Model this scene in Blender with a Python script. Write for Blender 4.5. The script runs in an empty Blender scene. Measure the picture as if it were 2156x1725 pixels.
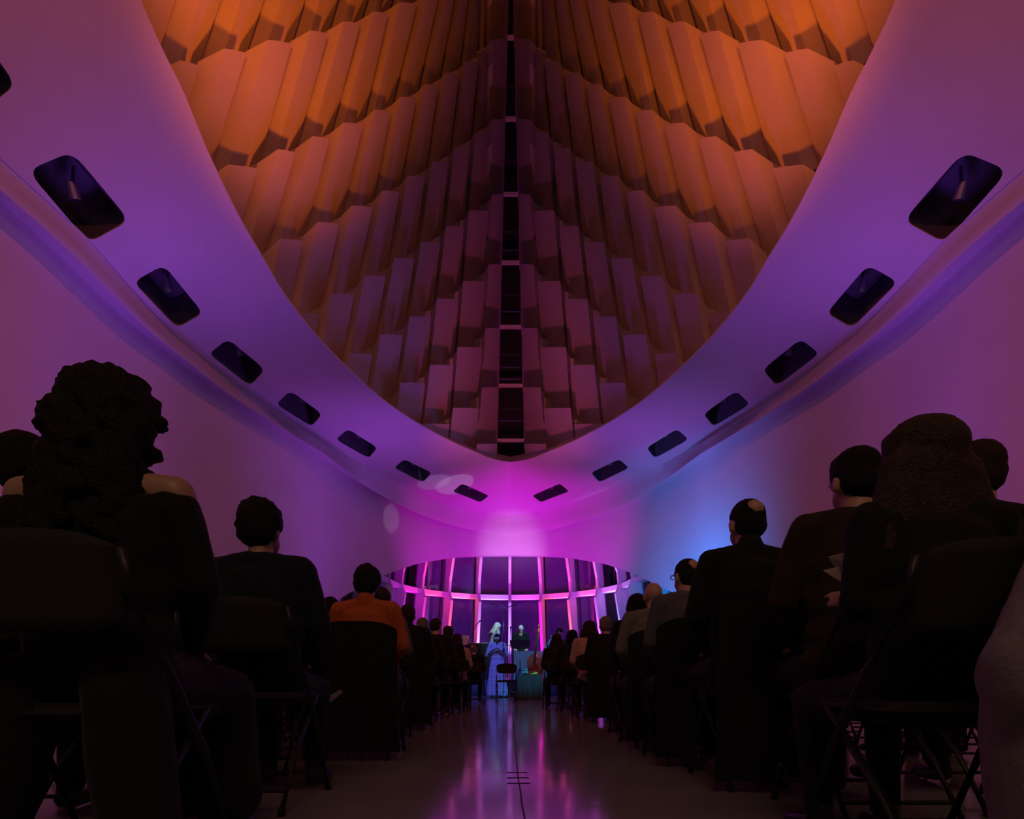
import bpy, bmesh, math, random
import numpy as np
from mathutils import Vector, Matrix, Quaternion
random.seed(7)
SC = bpy.context.scene
COL = SC.collection
PI = math.pi

# ------------------------------------------------------------------ camera, world, exposure
F = 1250.0; VX, VY = 1065.0, 1427.0; EYE = 0.526; CX = -0.19
cam_d = bpy.data.cameras.new('camera'); cam = bpy.data.objects.new('camera', cam_d); COL.objects.link(cam)
cam.location = (CX, 0, EYE); cam.rotation_euler = (PI/2, 0, 0)
cam_d.sensor_width = 36; cam_d.lens = F/2156*36
cam_d.shift_x = (1078-VX)/2156; cam_d.shift_y = (VY-862.5)/2156
cam_d.clip_start = 0.05; cam_d.clip_end = 200
SC.camera = cam
SC.view_settings.view_transform = 'Standard'; SC.view_settings.look = 'None'
SC.view_settings.gamma = 1; SC.view_settings.use_curve_mapping = False
SC.view_settings.exposure = 0.0
W = bpy.data.worlds.new('world'); SC.world = W; W.use_nodes = True
W.node_tree.nodes['Background'].inputs[0].default_value = (0.25, 0.1, 0.6, 1)
W.node_tree.nodes['Background'].inputs[1].default_value = 0.004

def look(o, target):
    d = Vector(target) - o.location
    o.rotation_euler = d.to_track_quat('-Z', 'Y').to_euler()
def spot(name, loc, target, power, col, angle=60, blend=0.6, size=0.15):
    l = bpy.data.lights.new(name, 'SPOT'); l.energy = power; l.color = col
    l.spot_size = math.radians(angle); l.spot_blend = blend; l.shadow_soft_size = size
    o = bpy.data.objects.new(name, l); COL.objects.link(o); o.location = loc; look(o, target); return o
def area(name, loc, target, power, col, sx=1, sy=1, spread=180):
    l = bpy.data.lights.new(name, 'AREA'); l.energy = power; l.color = col
    l.shape = 'RECTANGLE'; l.size = sx; l.size_y = sy; l.spread = math.radians(spread)
    o = bpy.data.objects.new(name, l); COL.objects.link(o); o.location = loc; look(o, target); return o
def point(name, loc, power, col, size=0.1):
    l = bpy.data.lights.new(name, 'POINT'); l.energy = power; l.color = col; l.shadow_soft_size = size
    o = bpy.data.objects.new(name, l); COL.objects.link(o); o.location = loc; return o

VIOLET = (0.42, 0.11, 1.0); MAG = (1.0, 0.0, 0.9); ORANGE = (1.0, 0.155, 0.006); BLUE = (0.0, 0.27, 1.0)
#LIGHTS_BEGIN
def closest_patch(px, py, Y=22.5): return (CX+(px-VX)*Y/F, Y, EYE+(VY-py)*Y/F)
VIOLET = (0.34, 0.075, 1.0)
for s in (-1, 1):
    area('violet_wall_washer', (s*4.8, 10.4, 0.5), (s*6.6, 10.8, 8.0), 36, VIOLET, 0.8, 5.0, 56)
    area('violet_wall_washer', (s*2.2, 16.0, 0.9), (s*4.4, 17.5, 7.5), 44 if s < 0 else 34, (0.44, 0.08, 1.0), 1.0, 5.0, 70)
    area('violet_wall_washer', (s*4.6, 3.0, 0.5), (s*8.6, 7.0, 3.2), 20, (0.62, 0.12, 0.9), 1.0, 3.0, 60)
    spot('amber_roof_light', (s*0.4, 7.6, 2.4), (s*4.0, 11.9, 16.0), 7400, ORANGE, 42, 0.9, 0.45)
    spot('amber_roof_light', (s*2.6, 3.5, 7.5), (s*4.6, 11.4, 15.5), 2900, ORANGE, 40, 1.0, 0.3)
    spot('amber_wall_light', (-s*1.5, 1.5, 10.7), (s*6.2, 8.0, 7.5), 800, (1.0, 0.14, 0.06), 120, 1.0, 0.12)
area('house_light', (0, -5, 8.0), (0, 4, 0), 125, (1.0, 0.58, 0.38), 5, 2)
spot('magenta_stage_light', (-0.6, 20.6, 1.7), (-1.6, 25.2, 7.0), 760, (1.0, 0.0, 0.95), 84, 1.0, 0.08)
spot('magenta_stage_light', (0.6, 20.6, 1.7), (2.2, 24.9, 7.0), 820, (1.0, 0.0, 0.95), 84, 1.0, 0.08)
spot('white_stage_light', (0.0, 20.5, 2.4), (0.05, 25.4, 5.75), 800, (0.8, 0.5, 1.0), 34, 1.0, 0.2)
spot('rose_roof_light', (0, 13.5, 2.0), (0, 21.5, 12.5), 1300, (1.0, 0.10, 0.30), 46, 1.0, 0.3)
spot('blue_wall_light', (3.0, 16.6, 2.4), (5.9, 18.9, 3.5), 900, BLUE, 125, 1.0, 0.2)
for s in (-1.6, 0, 1.6):
    spot('violet_window_light', (s, 21.4, 0.75), (s*1.6, 28, 4.6), 260, (0.24, 0.0, 1.0), 110, 1.0, 0.05)
spot('lavender_patch_light', (0.8, 17.5, 2.2), closest_patch(948, 1002), 420, (0.7, 0.7, 1.0), 11, 0.25, 0.02)
spot('lavender_patch_light', (0.8, 17.5, 2.2), closest_patch(880, 968), 320, (0.5, 0.6, 1.0), 9, 0.3, 0.02)
spot('lavender_patch_light', (0.8, 17.5, 2.2), closest_patch(812, 1085), 260, (0.8, 0.6, 1.0), 7, 0.5, 0.02)
for deg, c, pw in ((-72, (1, 0.0, 0.8), 110), (-54, (1, 0.02, 0.3), 260), (-36, (1, 0.08, 0.01), 420), (-18, (0.6, 0.25, 1), 240), (0, (0.5, 0.25, 1), 170),
                   (18, (1, 0.0, 0.5), 340), (36, (1, 0.10, 0.02), 420), (54, (0.8, 0.12, 0.9), 240), (72, (0.35, 0.28, 1), 240)):
    th = math.radians(deg); t2 = math.radians(deg-(0 if deg == 0 else math.copysign(8.5, deg))); r = 4.55 if deg else 4.0
    spot('mullion_uplight', (r*math.sin(t2), 23.3+r*math.cos(t2), 0.3), (4.95*math.sin(th), 23.3+4.95*math.cos(th), 4.4), pw*7.0, c, 46, 0.8, 0.06)
#LIGHTS_END

# ------------------------------------------------------------------ helpers
def ray_xy(px, py):
    return (px-VX)/F, (VY-py)/F
def at(px, py, Y):
    dx, dz = ray_xy(px, py); return Vector((CX+dx*Y, Y, EYE+dz*Y))
def floor_at(px, Y): return Vector((CX+(px-VX)*Y/F, Y, 0))

MATS = {}
def mat(name, col, rough=0.6, metal=0.0, noise=0.0, nscale=20, bump=0.0, bscale=60, spec=0.5, sheen=0.0, coat=0.0):
    if name in MATS: return MATS[name]
    m = bpy.data.materials.new(name); m.use_nodes = True; MATS[name] = m
    nt = m.node_tree; b = nt.nodes['Principled BSDF']
    b.inputs['Base Color'].default_value = (*col, 1); b.inputs['Roughness'].default_value = rough
    b.inputs['Metallic'].default_value = metal; b.inputs['Specular IOR Level'].default_value = spec
    b.inputs['Sheen Weight'].default_value = sheen; b.inputs['Coat Weight'].default_value = coat
    tc = nt.nodes.new('ShaderNodeTexCoord')
    if noise:
        n = nt.nodes.new('ShaderNodeTexNoise'); n.inputs['Scale'].default_value = nscale; n.inputs['Detail'].default_value = 4
        r = nt.nodes.new('ShaderNodeValToRGB')
        r.color_ramp.elements[0].color = (*[c*(1-noise) for c in col], 1); r.color_ramp.elements[0].position = 0.3
        r.color_ramp.elements[1].color = (*[min(1, c*(1+noise)) for c in col], 1); r.color_ramp.elements[1].position = 0.7
        nt.links.new(tc.outputs['Object'], n.inputs['Vector']); nt.links.new(n.outputs['Fac'], r.inputs['Fac'])
        nt.links.new(r.outputs['Color'], b.inputs['Base Color'])
    if bump:
        n2 = nt.nodes.new('ShaderNodeTexNoise'); n2.inputs['Scale'].default_value = bscale
        bp = nt.nodes.new('ShaderNodeBump'); bp.inputs['Strength'].default_value = bump; bp.inputs['Distance'].default_value = 0.02
        nt.links.new(tc.outputs['Object'], n2.inputs['Vector']); nt.links.new(n2.outputs['Fac'], bp.inputs['Height'])
        nt.links.new(bp.outputs['Normal'], b.inputs['Normal'])
    return m
def mesh_obj(name, verts, faces, m, parent=None, smooth=False):
    me = bpy.data.meshes.new(name); me.from_pydata([tuple(v) for v in verts], [], faces); me.update()
    if smooth:
        for p in me.polygons: p.use_smooth = True
    o = bpy.data.objects.new(name, me); COL.objects.link(o)
    if m: me.materials.append(m)
    if parent: o.parent = parent
    return o
def bm_obj(name, bm, m, parent=None, smooth=False, recalc=True):
    if recalc: bmesh.ops.recalc_face_normals(bm, faces=bm.faces)
    me = bpy.data.meshes.new(name); bm.to_mesh(me); bm.free()
    if smooth:
        for p in me.polygons: p.use_smooth = True
    o = bpy.data.objects.new(name, me); COL.objects.link(o)
    if m: me.materials.append(m)
    if parent: o.parent = parent
    return o
def tag(o, label=None, cat=None, group=None, kind=None):
    if label: o['label'] = label
    if cat: o['category'] = cat
    if group: o['group'] = group
    if kind: o['kind'] = kind
    return o
def empty(name, loc, rz=0, parent=None):
    o = bpy.data.objects.new(name, None); COL.objects.link(o); o.location = loc; o.rotation_euler = (0, 0, rz)
    o.empty_display_size = 0.1
    if parent: o.parent = parent
    return o

# ------------------------------------------------------------------ materials of the hall
M_plaster = mat('white_plaster', (0.62, 0.60, 0.60), 0.65, noise=0.04, nscale=0.8, bump=0.05, bscale=30)
M_roof = mat('painted_roof_panel', (0.46, 0.44, 0.42), 0.6, noise=0.03, nscale=2)
M_darkmetal = mat('dark_metal', (0.02, 0.02, 0.022), 0.45, metal=0.6)
M_black = mat('black_lining', (0.03, 0.03, 0.035), 0.7)
M_frame = mat('white_painted_steel', (0.78, 0.76, 0.76), 0.45)

# ------------------------------------------------------------------ the roof: image-measured lattice of the left slope
KP = {(1,4):(1036.7,409.8),(2,4):(987.6,443.2),(3,4):(939.3,475.9),(4,4):(886.5,509.6),(5,4):(830,543.4),(6,4):(767.7,579.8),(7,4):(699,617.6),
(3,5):(957,310),(4,5):(909.7,340.4),(5,5):(858.6,370),(6,5):(805.8,401),(7,5):(740.5,432.7),(8,5):(670,467),(9,5):(591,502),
(2,6):(1019,104),(3,6):(980,129),(4,6):(937.5,153),(5,6):(894,177.7),(6,6):(843,203.7),(7,6):(789,231),(8,6):(724,258),(9,6):(658,286.6),(10,6):(585,314),(11,6):(480.7,346.4),
(7,7):(841,4.6),(8,7):(787,24),(9,7):(724,44.5),(10,7):(654,64),(11,7):(565,83.5),(12,7):(472.5,102),
(1,3):(1029,557),(2,3):(975.5,591.7),(3,3):(920,628.8),(4,3):(862.5,666),(5,3):(801,704),
(1,2):(1022.6,691.5),(2,2):(963.6,730.8),(3,2):(906,768),(1,1):(1015,816),(2,1):(954,858.8)}
OP = {(1,4):(-10.7,20),(2,4):(-11.6,22),(3,4):(-14,24),(4,4):(-15,25),(5,4):(-18,26),(6,4):(-23,32),(3,5):(-15,21.5),(4,5):(-15,21.6),(5,5):(-16.6,23),(6,5):(-24,24),(7,5):(-25,29),(9,5):(-32,28),
(2,6):(-14,15),(3,6):(-16,14),(4,6):(-17,18),(5,6):(-20,19),(6,6):(-22,19),(7,6):(-28,23),(8,6):(-24,18),(9,6):(-40,28),(10,6):(-51,30),(1,1):(-9,23),(2,1):(-11,23),(1,3):(-9.5,20),(2,3):(-11.5,20),(3,3):(-12,23),(4,3):(-13,25),(10,7):(-39,21),(11,7):(-40,23.5),(12,7):(-58,30)}
def lsq(D, terms):
    A = np.array([terms(*k) for k in D]); B = np.array([D[k] for k in D], float)
    c = np.linalg.lstsq(A, B, rcond=None)[0]
    return lambda i, j: np.array(terms(i, j)) @ c
kfit = lsq(KP, lambda i, j: [1, i, j, i*i, i*j, j*j, i*i*j, i*j*j])
ofit = lsq(OP, lambda i, j: [1, i, j, i*i, i*j])
def Kp(i, j):
    if (i, j) in KP: return np.array(KP[(i, j)])
    return kfit(i, j)
def Op(i, j): return Kp(i, j)+ofit(i, j)
def strip_x(y): return 1047.5+(930-y)*23.5/930
def Ip(i, j):
    k = Kp(i, j)
    if i == 1: return np.array((strip_x(k[1]), k[1]-0.5))
    o = Op(i-1, j)
    # point on column boundary (line through Op(i-1,j) and Op(i-1,j+1)) a little below the top edge height
    a, b = Op(i-1, j), Op(i-1, j+1)
    yy = k[1]+1.0+0.06*i*i*(0.6 if j < 5 else 1.0)
    t = (yy-a[1])/(b[1]-a[1]); p = a+(b-a)*t
    return np.array((p[0]+2.5, yy))
H0 = 9.0
PN = Vector((159.6, -70.2, -4.0)); P0 = Vector((0, 24.7, EYE+H0))
PNn = PN.normalized()          # points towards the room for the left slope
def roof_pt(p, off=0.0):
    dx, dz = ray_xy(p[0], p[1]); r = Vector((dx, 1, dz)); C = Vector((CX, 0, EYE))
    t = ((P0-C).dot(PNn)+off)/r.dot(PNn)
    return C+r*t
def mirror(v): return Vector((-v[0], v[1], v[2]))

# rails of the ring beam, left side, in image pixels
R0 = [(150,-400),(205,-260),(250,-130),(300,10),(342,104),(389,200),(439,319),(500,446.5),(557.7,546.7),(600,619),(674,713),(770.7,809.6),(846.7,869),(932,919),(1001,950.6),(1040,966),(1075,972.5)]
R1 = [(-400,-25),(-150,205),(0,342),(83,417),(184,509),(270,605),(359,700),(400,733),(489,803),(603,879),(704,943),(790,990),(860,1027),(928,1056),(1000,1075),(1040,1082),(1070,1084.5)]
R2 = [(-400,40),(-150,260),(0,396),(83,468),(167,545),(267,645),(330,706),(400,762),(481,826),(603,906),(684,956),(753,1010),(806,1044),(870,1076),(948,1105),(1010,1119),(1070,1125)]
def resample(pts, n):
    P = np.array(pts, float)
    # smooth (Catmull-Rom) then even spacing in 3D later
    out = []
    for i in range(len(P)-1):
        p0 = P[max(i-1, 0)]; p1 = P[i]; p2 = P[i+1]; p3 = P[min(i+2, len(P)-1)]
        for t in np.linspace(0, 1, 12, endpoint=False):
            out.append(0.5*((2*p1)+(-p0+p2)*t+(2*p0-5*p1+4*p2-p3)*t*t+(-p0+3*p1-3*p2+p3)*t**3))
    out.append(P[-1]); return np.array(out)
def even(V, n):
    V = [Vector(v) for v in V]; d = [0]
    for a, b in zip(V, V[1:]): d.append(d[-1]+(b-a).length)
    out = []; k = 0
    for q in np.linspace(0, d[-1], n):
        while k < len(d)-2 and d[k+1] < q: k += 1
        t = (q-d[k])/max(1e-9, d[k+1]-d[k]); out.append(V[k].lerp(V[k+1], min(1, max(0, t))))
    return out
NR = 120; FLIP = True
def img_to_z(p, z):        # image point on the height z (relative to the eye)
    Y = F*z/(VY-p[1]); return at(p[0], p[1], Y)
def z1(px):                # height of the fascia edge, rises gently towards the camera
    return 6.95+0.9*max(0, min(1.4, (1070-px)/1070))**1.3
def z2(px):
    return z1(px)-(0.84-0.42*max(0, min(1.4, (1070-px)/1070)))
rail0 = even([roof_pt(p, 0.9) for p in resample(R0, 0)], NR)
rail1 = even([img_to_z(p, z1(p[0])) for p in resample(R1, 0)], NR)
rail2 = even([img_to_z(p, z2(p[0])) for p in resample(R2, 0)], NR)
for r in (rail0, rail1, rail2): r[-1].x = 0.0
# continue the rails behind the camera so that the ring closes
def extend(r, zz=None):
    a, b = r[0], r[4]; d = (a-b).normalized(); pts = []
    n = 22
    for k in range(n, 0, -1):
        t = k*0.9
        pts.append(Vector((a.x+(d.x)*t*math.exp(-t/6), a.y-t*0.95, a.z+d.z*t*math.exp(-t/3))))
    return pts+r
rail0, rail1, rail2 = extend(rail0), extend(rail1), extend(rail2)
NT = len(rail0)
for k in range(NT):
    if rail2[k].y > rail1[k].y+0.2 and k < NT-60: pass
def out_dir(r, k):   # horizontal outward normal (away from the hall axis)
    a = r[max(k-2, 0)]; b = r[min(k+2, len(r)-1)]; t = (b-a); t.z = 0; t.normalize()
    if k == len(r)-1: return Vector((0, 1, 0))
    return Vector((-t.y, t.x, 0))
# wall plan: behind the fascia
wall_top = []
for k in range(NT):
    o = out_dir(rail2, k); f = min(1, (NT-1-k)/25)
    p = rail2[k]+o*(0.10+0.55*f); p.z = rail2[k].z+0.12+0.25*f; wall_top.append(p)
wall_top[-1].x = 0

def loft(rows, closed=False):
    """rows: list of point lists (same length) -> verts, faces"""
    n = len(rows[0]); V = [p for r in rows for p in r]; Fc = []
    for a in range(len(rows)-1):
        for k in range(n-1):
            Fc.append((a*n+k, a*n+k+1, (a+1)*n+k+1, (a+1)*n+k))
    return V, Fc
def bez(a, b, bulge, n):
    out = []
    for q in range(n+1):
        t = q/n; out.append(a.lerp(b, t)+bulge*(4*t*(1-t)))
    return out

# ---- soffit profile, per station: lip up, curved soffit, fascia, return to the wall
def station(k):
    a, b, c, w = rail0[k], rail1[k], rail2[k], wall_top[k]
    o0 = out_dir(rail0, k)
    pts = []
    lip = a+o0*0.62+Vector((0, 0, 0.42))
    pts += [lip+o0*0.5, lip, a+o0*0.07+Vector((0, 0, 0.04)), a]
    body = bez(a, b, Vector((0, 0, -0.0)), 10)
    pts += body[1:-1]
    f = min(1, (NT-1-k)/25)
    e = (c-b)
    pts += [b-(b-a).normalized()*0.05, b+e*0.06]
    pts += [b+e*0.5+Vector((0, 0, -0.02)), b+e*0.92, c+out_dir(rail2, k)*0.02, c+out_dir(rail2, k)*0.10+Vector((0, 0, 0.03))]
    if f > 0.02: pts += [c.lerp(w, 0.6)+Vector((0, 0, 0.06)), w+out_dir(rail2, k)*0.25]
    else: pts += [c.lerp(w, 0.6), w+out_dir(rail2, k)*0.25]
    return pts
ST = [station(k) for k in range(NT)]
def soffit_mesh(sign, q0, q1):
    V = []; Fc = []; n = q1-q0
    for s in ST:
        V += [Vector((p.x*sign, p.y, p.z)) for p in s[q0:q1]]
    for k in range(NT-1):
        for q in range(n-1):
            f = (k*n+q, (k+1)*n+q, (k+1)*n+q+1, k*n+q+1)
            Fc.append(f if sign > 0 else f[::-1])
    return V, Fc
SLOTS = [  # image outline of the recesses on the left side: four corners (inner far, inner near, outer near, outer far)
 [(150,318),(272,464),(187,512),(56,358)],
 [(345,556),(428,658),(373,690),(280,592)],
 [(481,711),(559,776),(526,812),(439,743)],
 [(612,820),(679,870),(655,897),(580,850)],
 [(733,901),(795,941),(776,964),(706,924)],
 [(851,965),(909,994),(890,1015),(829,984)],
 [(972,1017),(1029,1043),(1011,1057),(952,1034)],
 [(-52,60),(32,178),(-30,228),(-175,85)],
]
def closest_soffit(px, py):
    """intersection of the view ray with the left soffit (triangulated)"""
    dx, dz = ray_xy(px, py); C = Vector((CX, 0, EYE)); r = Vector((dx, 1, dz)); best = None
    from mathutils.geometry import intersect_ray_tri
    n = len(ST[0])
    for k in range(NT-1):
        for q in range(2, 14):
            a, b, c, d = ST[k][q], ST[k+1][q], ST[k+1][q+1], ST[k][q+1]
            for t in ((a, b, c), (a, c, d)):
                h = intersect_ray_tri(t[0], t[1], t[2], r, C, True)
                if h is not None and (best is None or h.y < best.y): best = h
    return best
def rounded(c, rfrac=0.26, nseg=5):
    out = []
    for i in range(4):
        p = c[i]; a = c[i-1]; b = c[(i+1) % 4]
        L = min((a-p).length, (b-p).length)*rfrac
        s = p+(a-p).normalized()*L; e = p+(b-p).normalized()*L
        for q in range(nseg+1):
            t = q/nseg; out.append((1-t)**2*s+2*t*(1-t)*p+t*t*e)
    return out
slot_loops = []
for sl in SLOTS:
    pts = [closest_soffit(*p) for p in sl]
    if any(p is None for p in pts): continue
    cen = sum(pts, Vector())/4
    nrm = (pts[2]-pts[0]).cross(pts[3]-pts[1]).normalized()
    if nrm.z < 0: nrm = -nrm
    slot_loops.append((rounded(pts), nrm, cen, pts))
def cut_slots(o, sign):
    for loop, nrm, cen, pts in slot_loops:
        bm = bmesh.new(); n = len(loop)
        lo = [bm.verts.new(Vector((p.x*sign, p.y, p.z))+Vector((nrm.x*sign, nrm.y, nrm.z))*(-0.5)) for p in loop]
        hi = [bm.verts.new(Vector((p.x*sign, p.y, p.z))+Vector((nrm.x*sign, nrm.y, nrm.z))*0.5) for p in loop]
        bm.faces.new(lo); bm.faces.new(hi[::-1])
        for i in range(n): bm.faces.new((lo[i], lo[(i+1) % n], hi[(i+1) % n], hi[i]))
        bmesh.ops.recalc_face_normals(bm, faces=bm.faces)
        me = bpy.data.meshes.new('cut'); bm.to_mesh(me); bm.free()
        c = bpy.data.objects.new('cut', me); COL.objects.link(c)
        m = o.modifiers.new('b', 'BOOLEAN'); m.object = c; m.operation = 'DIFFERENCE'; m.solver = 'EXACT'
        bpy.context.view_layer.update()
        dg = bpy.context.evaluated_depsgraph_get(); me2 = bpy.data.meshes.new_from_object(o.evaluated_get(dg))
        o.modifiers.clear(); old = o.data; o.data = me2; bpy.data.meshes.remove(old)
        bpy.data.objects.remove(c); bpy.data.meshes.remove(me)
def thicken(o, t, off=1):
    m = o.modifiers.new('s', 'SOLIDIFY'); m.thickness = t; m.offset = off
    bpy.context.view_layer.update()
    dg = bpy.context.evaluated_depsgraph_get(); me2 = bpy.data.meshes.new_from_object(o.evaluated_get(dg))
    o.modifiers.clear(); old = o.data; o.data = me2; bpy.data.meshes.remove(old)
def smooth_by_angle(o, deg=35):
    bm = bmesh.new(); bm.from_mesh(o.data)
    for f in bm.faces: f.smooth = True
    for e in bm.edges:
        if len(e.link_faces) == 2 and e.calc_face_angle(0) > math.radians(deg): e.smooth = False
    bm.to_mesh(o.data); bm.free()
M_slot = mat('recess_lining', (0.10, 0.10, 0.12), 0.6)
for sign in (1, -1):
    V, Fc = soffit_mesh(sign, 3, 14)
    ring = mesh_obj('trim_1' if sign > 0 else 'trim_2', V, Fc, M_plaster)
    thicken(ring, 0.03, -1 if FLIP else 1)
    cut_slots(ring, sign)
    smooth_by_angle(ring, 30)
    V, Fc = soffit_mesh(sign, 13, len(ST[0])); fo = mesh_obj('fascia', V, Fc, M_plaster, ring); smooth_by_angle(fo, 50)
    V, Fc = soffit_mesh(sign, 0, 4); fo = mesh_obj('upstand', V, Fc, M_plaster, ring); smooth_by_angle(fo, 30)
    tag(ring, 'curved white soffit beam of the %s side with a row of rounded recesses' % ('left' if sign > 0 else 'right'), 'soffit', kind='structure')
    for loop, nrm, cen, pts in slot_loops:
        N = Vector((nrm.x*sign, nrm.y, nrm.z)); D = 0.75; n = len(loop)
        g = [Vector((p.x*sign, p.y, p.z)) for p in loop]; c0 = Vector((cen.x*sign, cen.y, cen.z))
        a = [p+(p-c0).normalized()*0.03+N*0.03 for p in g]; b = [p+(p-c0).normalized()*0.03+N*D for p in g]
        h = mesh_obj('recess_housing', a+b+[c0+N*D], [(i, (i+1) % n, n+(i+1) % n, n+i) for i in range(n)]+[(n+i, n+(i+1) % n, 2*n) for i in range(n)], M_slot, ring)
# ---- walls with the arched opening
ARCH = [(300,1470),(430,1418),(560,1352),(640,1305),(698,1273),(732,1251),(811,1211),(870,1190),(900,1183),(960,1173),(1010,1170.5),(1075,1169.5)]
def arch_y(px):
    P = ARCH
    if px <= P[0][0]: return 1e9
    for a, b in zip(P, P[1:]):
        if a[0] <= px <= b[0]: return a[1]+(b[1]-a[1])*(px-a[0])/(b[0]-a[0])
    return P[-1][1]
def wall_mesh(sign):
    rows = []
    for k in range(NT):
        w = wall_top[k]; base = Vector((w.x, w.y, 0))
        px = VX+(w.x-CX)*F/max(w.y, 0.1) if w.y > 1 else -9999
        zb = 0.0
        if w.y > 8:
            ya = arch_y(px)
            if ya < 1e8: zb = max(0, EYE+(VY-ya)*w.y/F)
        col = []
        ztop = w.z+0.4
        for q in range(15):
            t = q/14; z = zb+(ztop-zb)*t
            col.append(Vector((sign*w.x, w.y, z)))
        rows.append(col)
    n = 15; V = [p for r in rows for p in r]; Fc = []
    for k in range(NT-1):
        for q in range(n-1):
            f = (k*n+q, k*n+q+1, (k+1)*n+q+1, (k+1)*n+q)
            Fc.append(f if sign < 0 else f[::-1])
    return V, Fc
for sign in (1, -1):
    V, Fc = wall_mesh(sign)
    w = mesh_obj('wall_left' if sign > 0 else 'wall_right', V, Fc, M_plaster)
    thicken(w, 0.28, -1); smooth_by_angle(w, 30)
    tag(w, None, None, kind='structure')
ymin = wall_top[0].y
hx = abs(wall_top[0].x)+0.3
def box(name, x0, x1, y0, y1, z0, z1, m, parent=None, bev=0.0):
    bm = bmesh.new(); bmesh.ops.create_cube(bm, size=1)
    for v in bm.verts: v.co = Vector(((x0+x1)/2+v.co.x*(x1-x0), (y0+y1)/2+v.co.y*(y1-y0), (z0+z1)/2+v.co.z*(z1-z0)))
    if bev: bmesh.ops.bevel(bm, geom=bm.edges[:], offset=bev, segments=2, affect='EDGES')
    return bm_obj(name, bm, m, parent)
bw = box('wall_back', -hx, hx, ymin-0.3, ymin, 0, 39.6, M_plaster); tag(bw, kind='structure')
# ---- floor: polished concrete
def floor_mat():
    m = bpy.data.materials.new('polished_concrete'); m.use_nodes = True; nt = m.node_tree; b = nt.nodes['Principled BSDF']
    tc = nt.nodes.new('ShaderNodeTexCoord'); n = nt.nodes.new('ShaderNodeTexNoise'); n.inputs['Scale'].default_value = 1.6; n.inputs['Detail'].default_value = 8
    r = nt.nodes.new('ShaderNodeValToRGB'); r.color_ramp.elements[0].color = (0.20, 0.19, 0.185, 1); r.color_ramp.elements[1].color = (0.34, 0.32, 0.31, 1)
    nt.links.new(tc.outputs['Object'], n.inputs['Vector']); nt.links.new(n.outputs['Fac'], r.inputs['Fac']); nt.links.new(r.outputs['Color'], b.inputs['Base Color'])
    n2 = nt.nodes.new('ShaderNodeTexNoise'); n2.inputs['Scale'].default_value = 0.9; n2.inputs['Detail'].default_value = 5
    r2 = nt.nodes.new('ShaderNodeMapRange'); r2.inputs['To Min'].default_value = 0.07; r2.inputs['To Max'].default_value = 0.17
    nt.links.new(tc.outputs['Object'], n2.inputs['Vector']); nt.links.new(n2.outputs['Fac'], r2.inputs['Value']); nt.links.new(r2.outputs['Result'], b.inputs['Roughness'])
    n3 = nt.nodes.new('ShaderNodeTexNoise'); n3.inputs['Scale'].default_value = 5.0; bp = nt.nodes.new('ShaderNodeBump'); bp.inputs['Strength'].default_value = 0.04; bp.inputs['Distance'].default_value = 0.02
    nt.links.new(tc.outputs['Object'], n3.inputs['Vector']); nt.links.new(n3.outputs['Fac'], bp.inputs['Height']); nt.links.new(bp.outputs['Normal'], b.inputs['Normal'])
    b.inputs['Specular IOR Level'].default_value = 0.75
    return m
fl = box('floor', -13, 13, ymin-0.3, 34, -0.2, 0, floor_mat()); tag(fl, kind='structure')

# joint running along the aisle and three short black strips across it
jp = [(1079, 1500), (1083, 1540), (1087, 1590), (1091, 1640), (1096, 1668), (1099, 1695), (1105, 1725), (1118, 1790)]
V = []; 
for px, py in jp:
    Y = EYE*F/(py-VY); p = floor_at(px, Y); V += [p+Vector((-0.0035, 0, 0.0008)), p+Vector((0.0035, 0, 0.0008))]
mesh_obj('floor_joint', V, [(2*k, 2*k+1, 2*k+3, 2*k+2) for k in range(len(jp)-1)], M_black, fl)
for (x0, x1, py, lab) in ((1066, 1110, 1627.5, 'short black strip across the aisle joint, farthest from the camera of three'), (1067, 1114, 1638.5, 'short black strip across the aisle joint, the middle one of three'), (1068, 1117, 1650, 'short black strip across the aisle joint, nearest the camera of three')):
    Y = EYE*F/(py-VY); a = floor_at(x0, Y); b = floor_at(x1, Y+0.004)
    tp = mesh_obj('floor_strip', [a+Vector((0, -0.013, 0.001)), b+Vector((0, -0.013, 0.001)), b+Vector((0, 0.013, 0.001)), a+Vector((0, 0.013, 0.001))], [(0, 1, 2, 3)], M_black); tag(tp, lab, 'tape', 'short black strips on the aisle floor')
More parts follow.
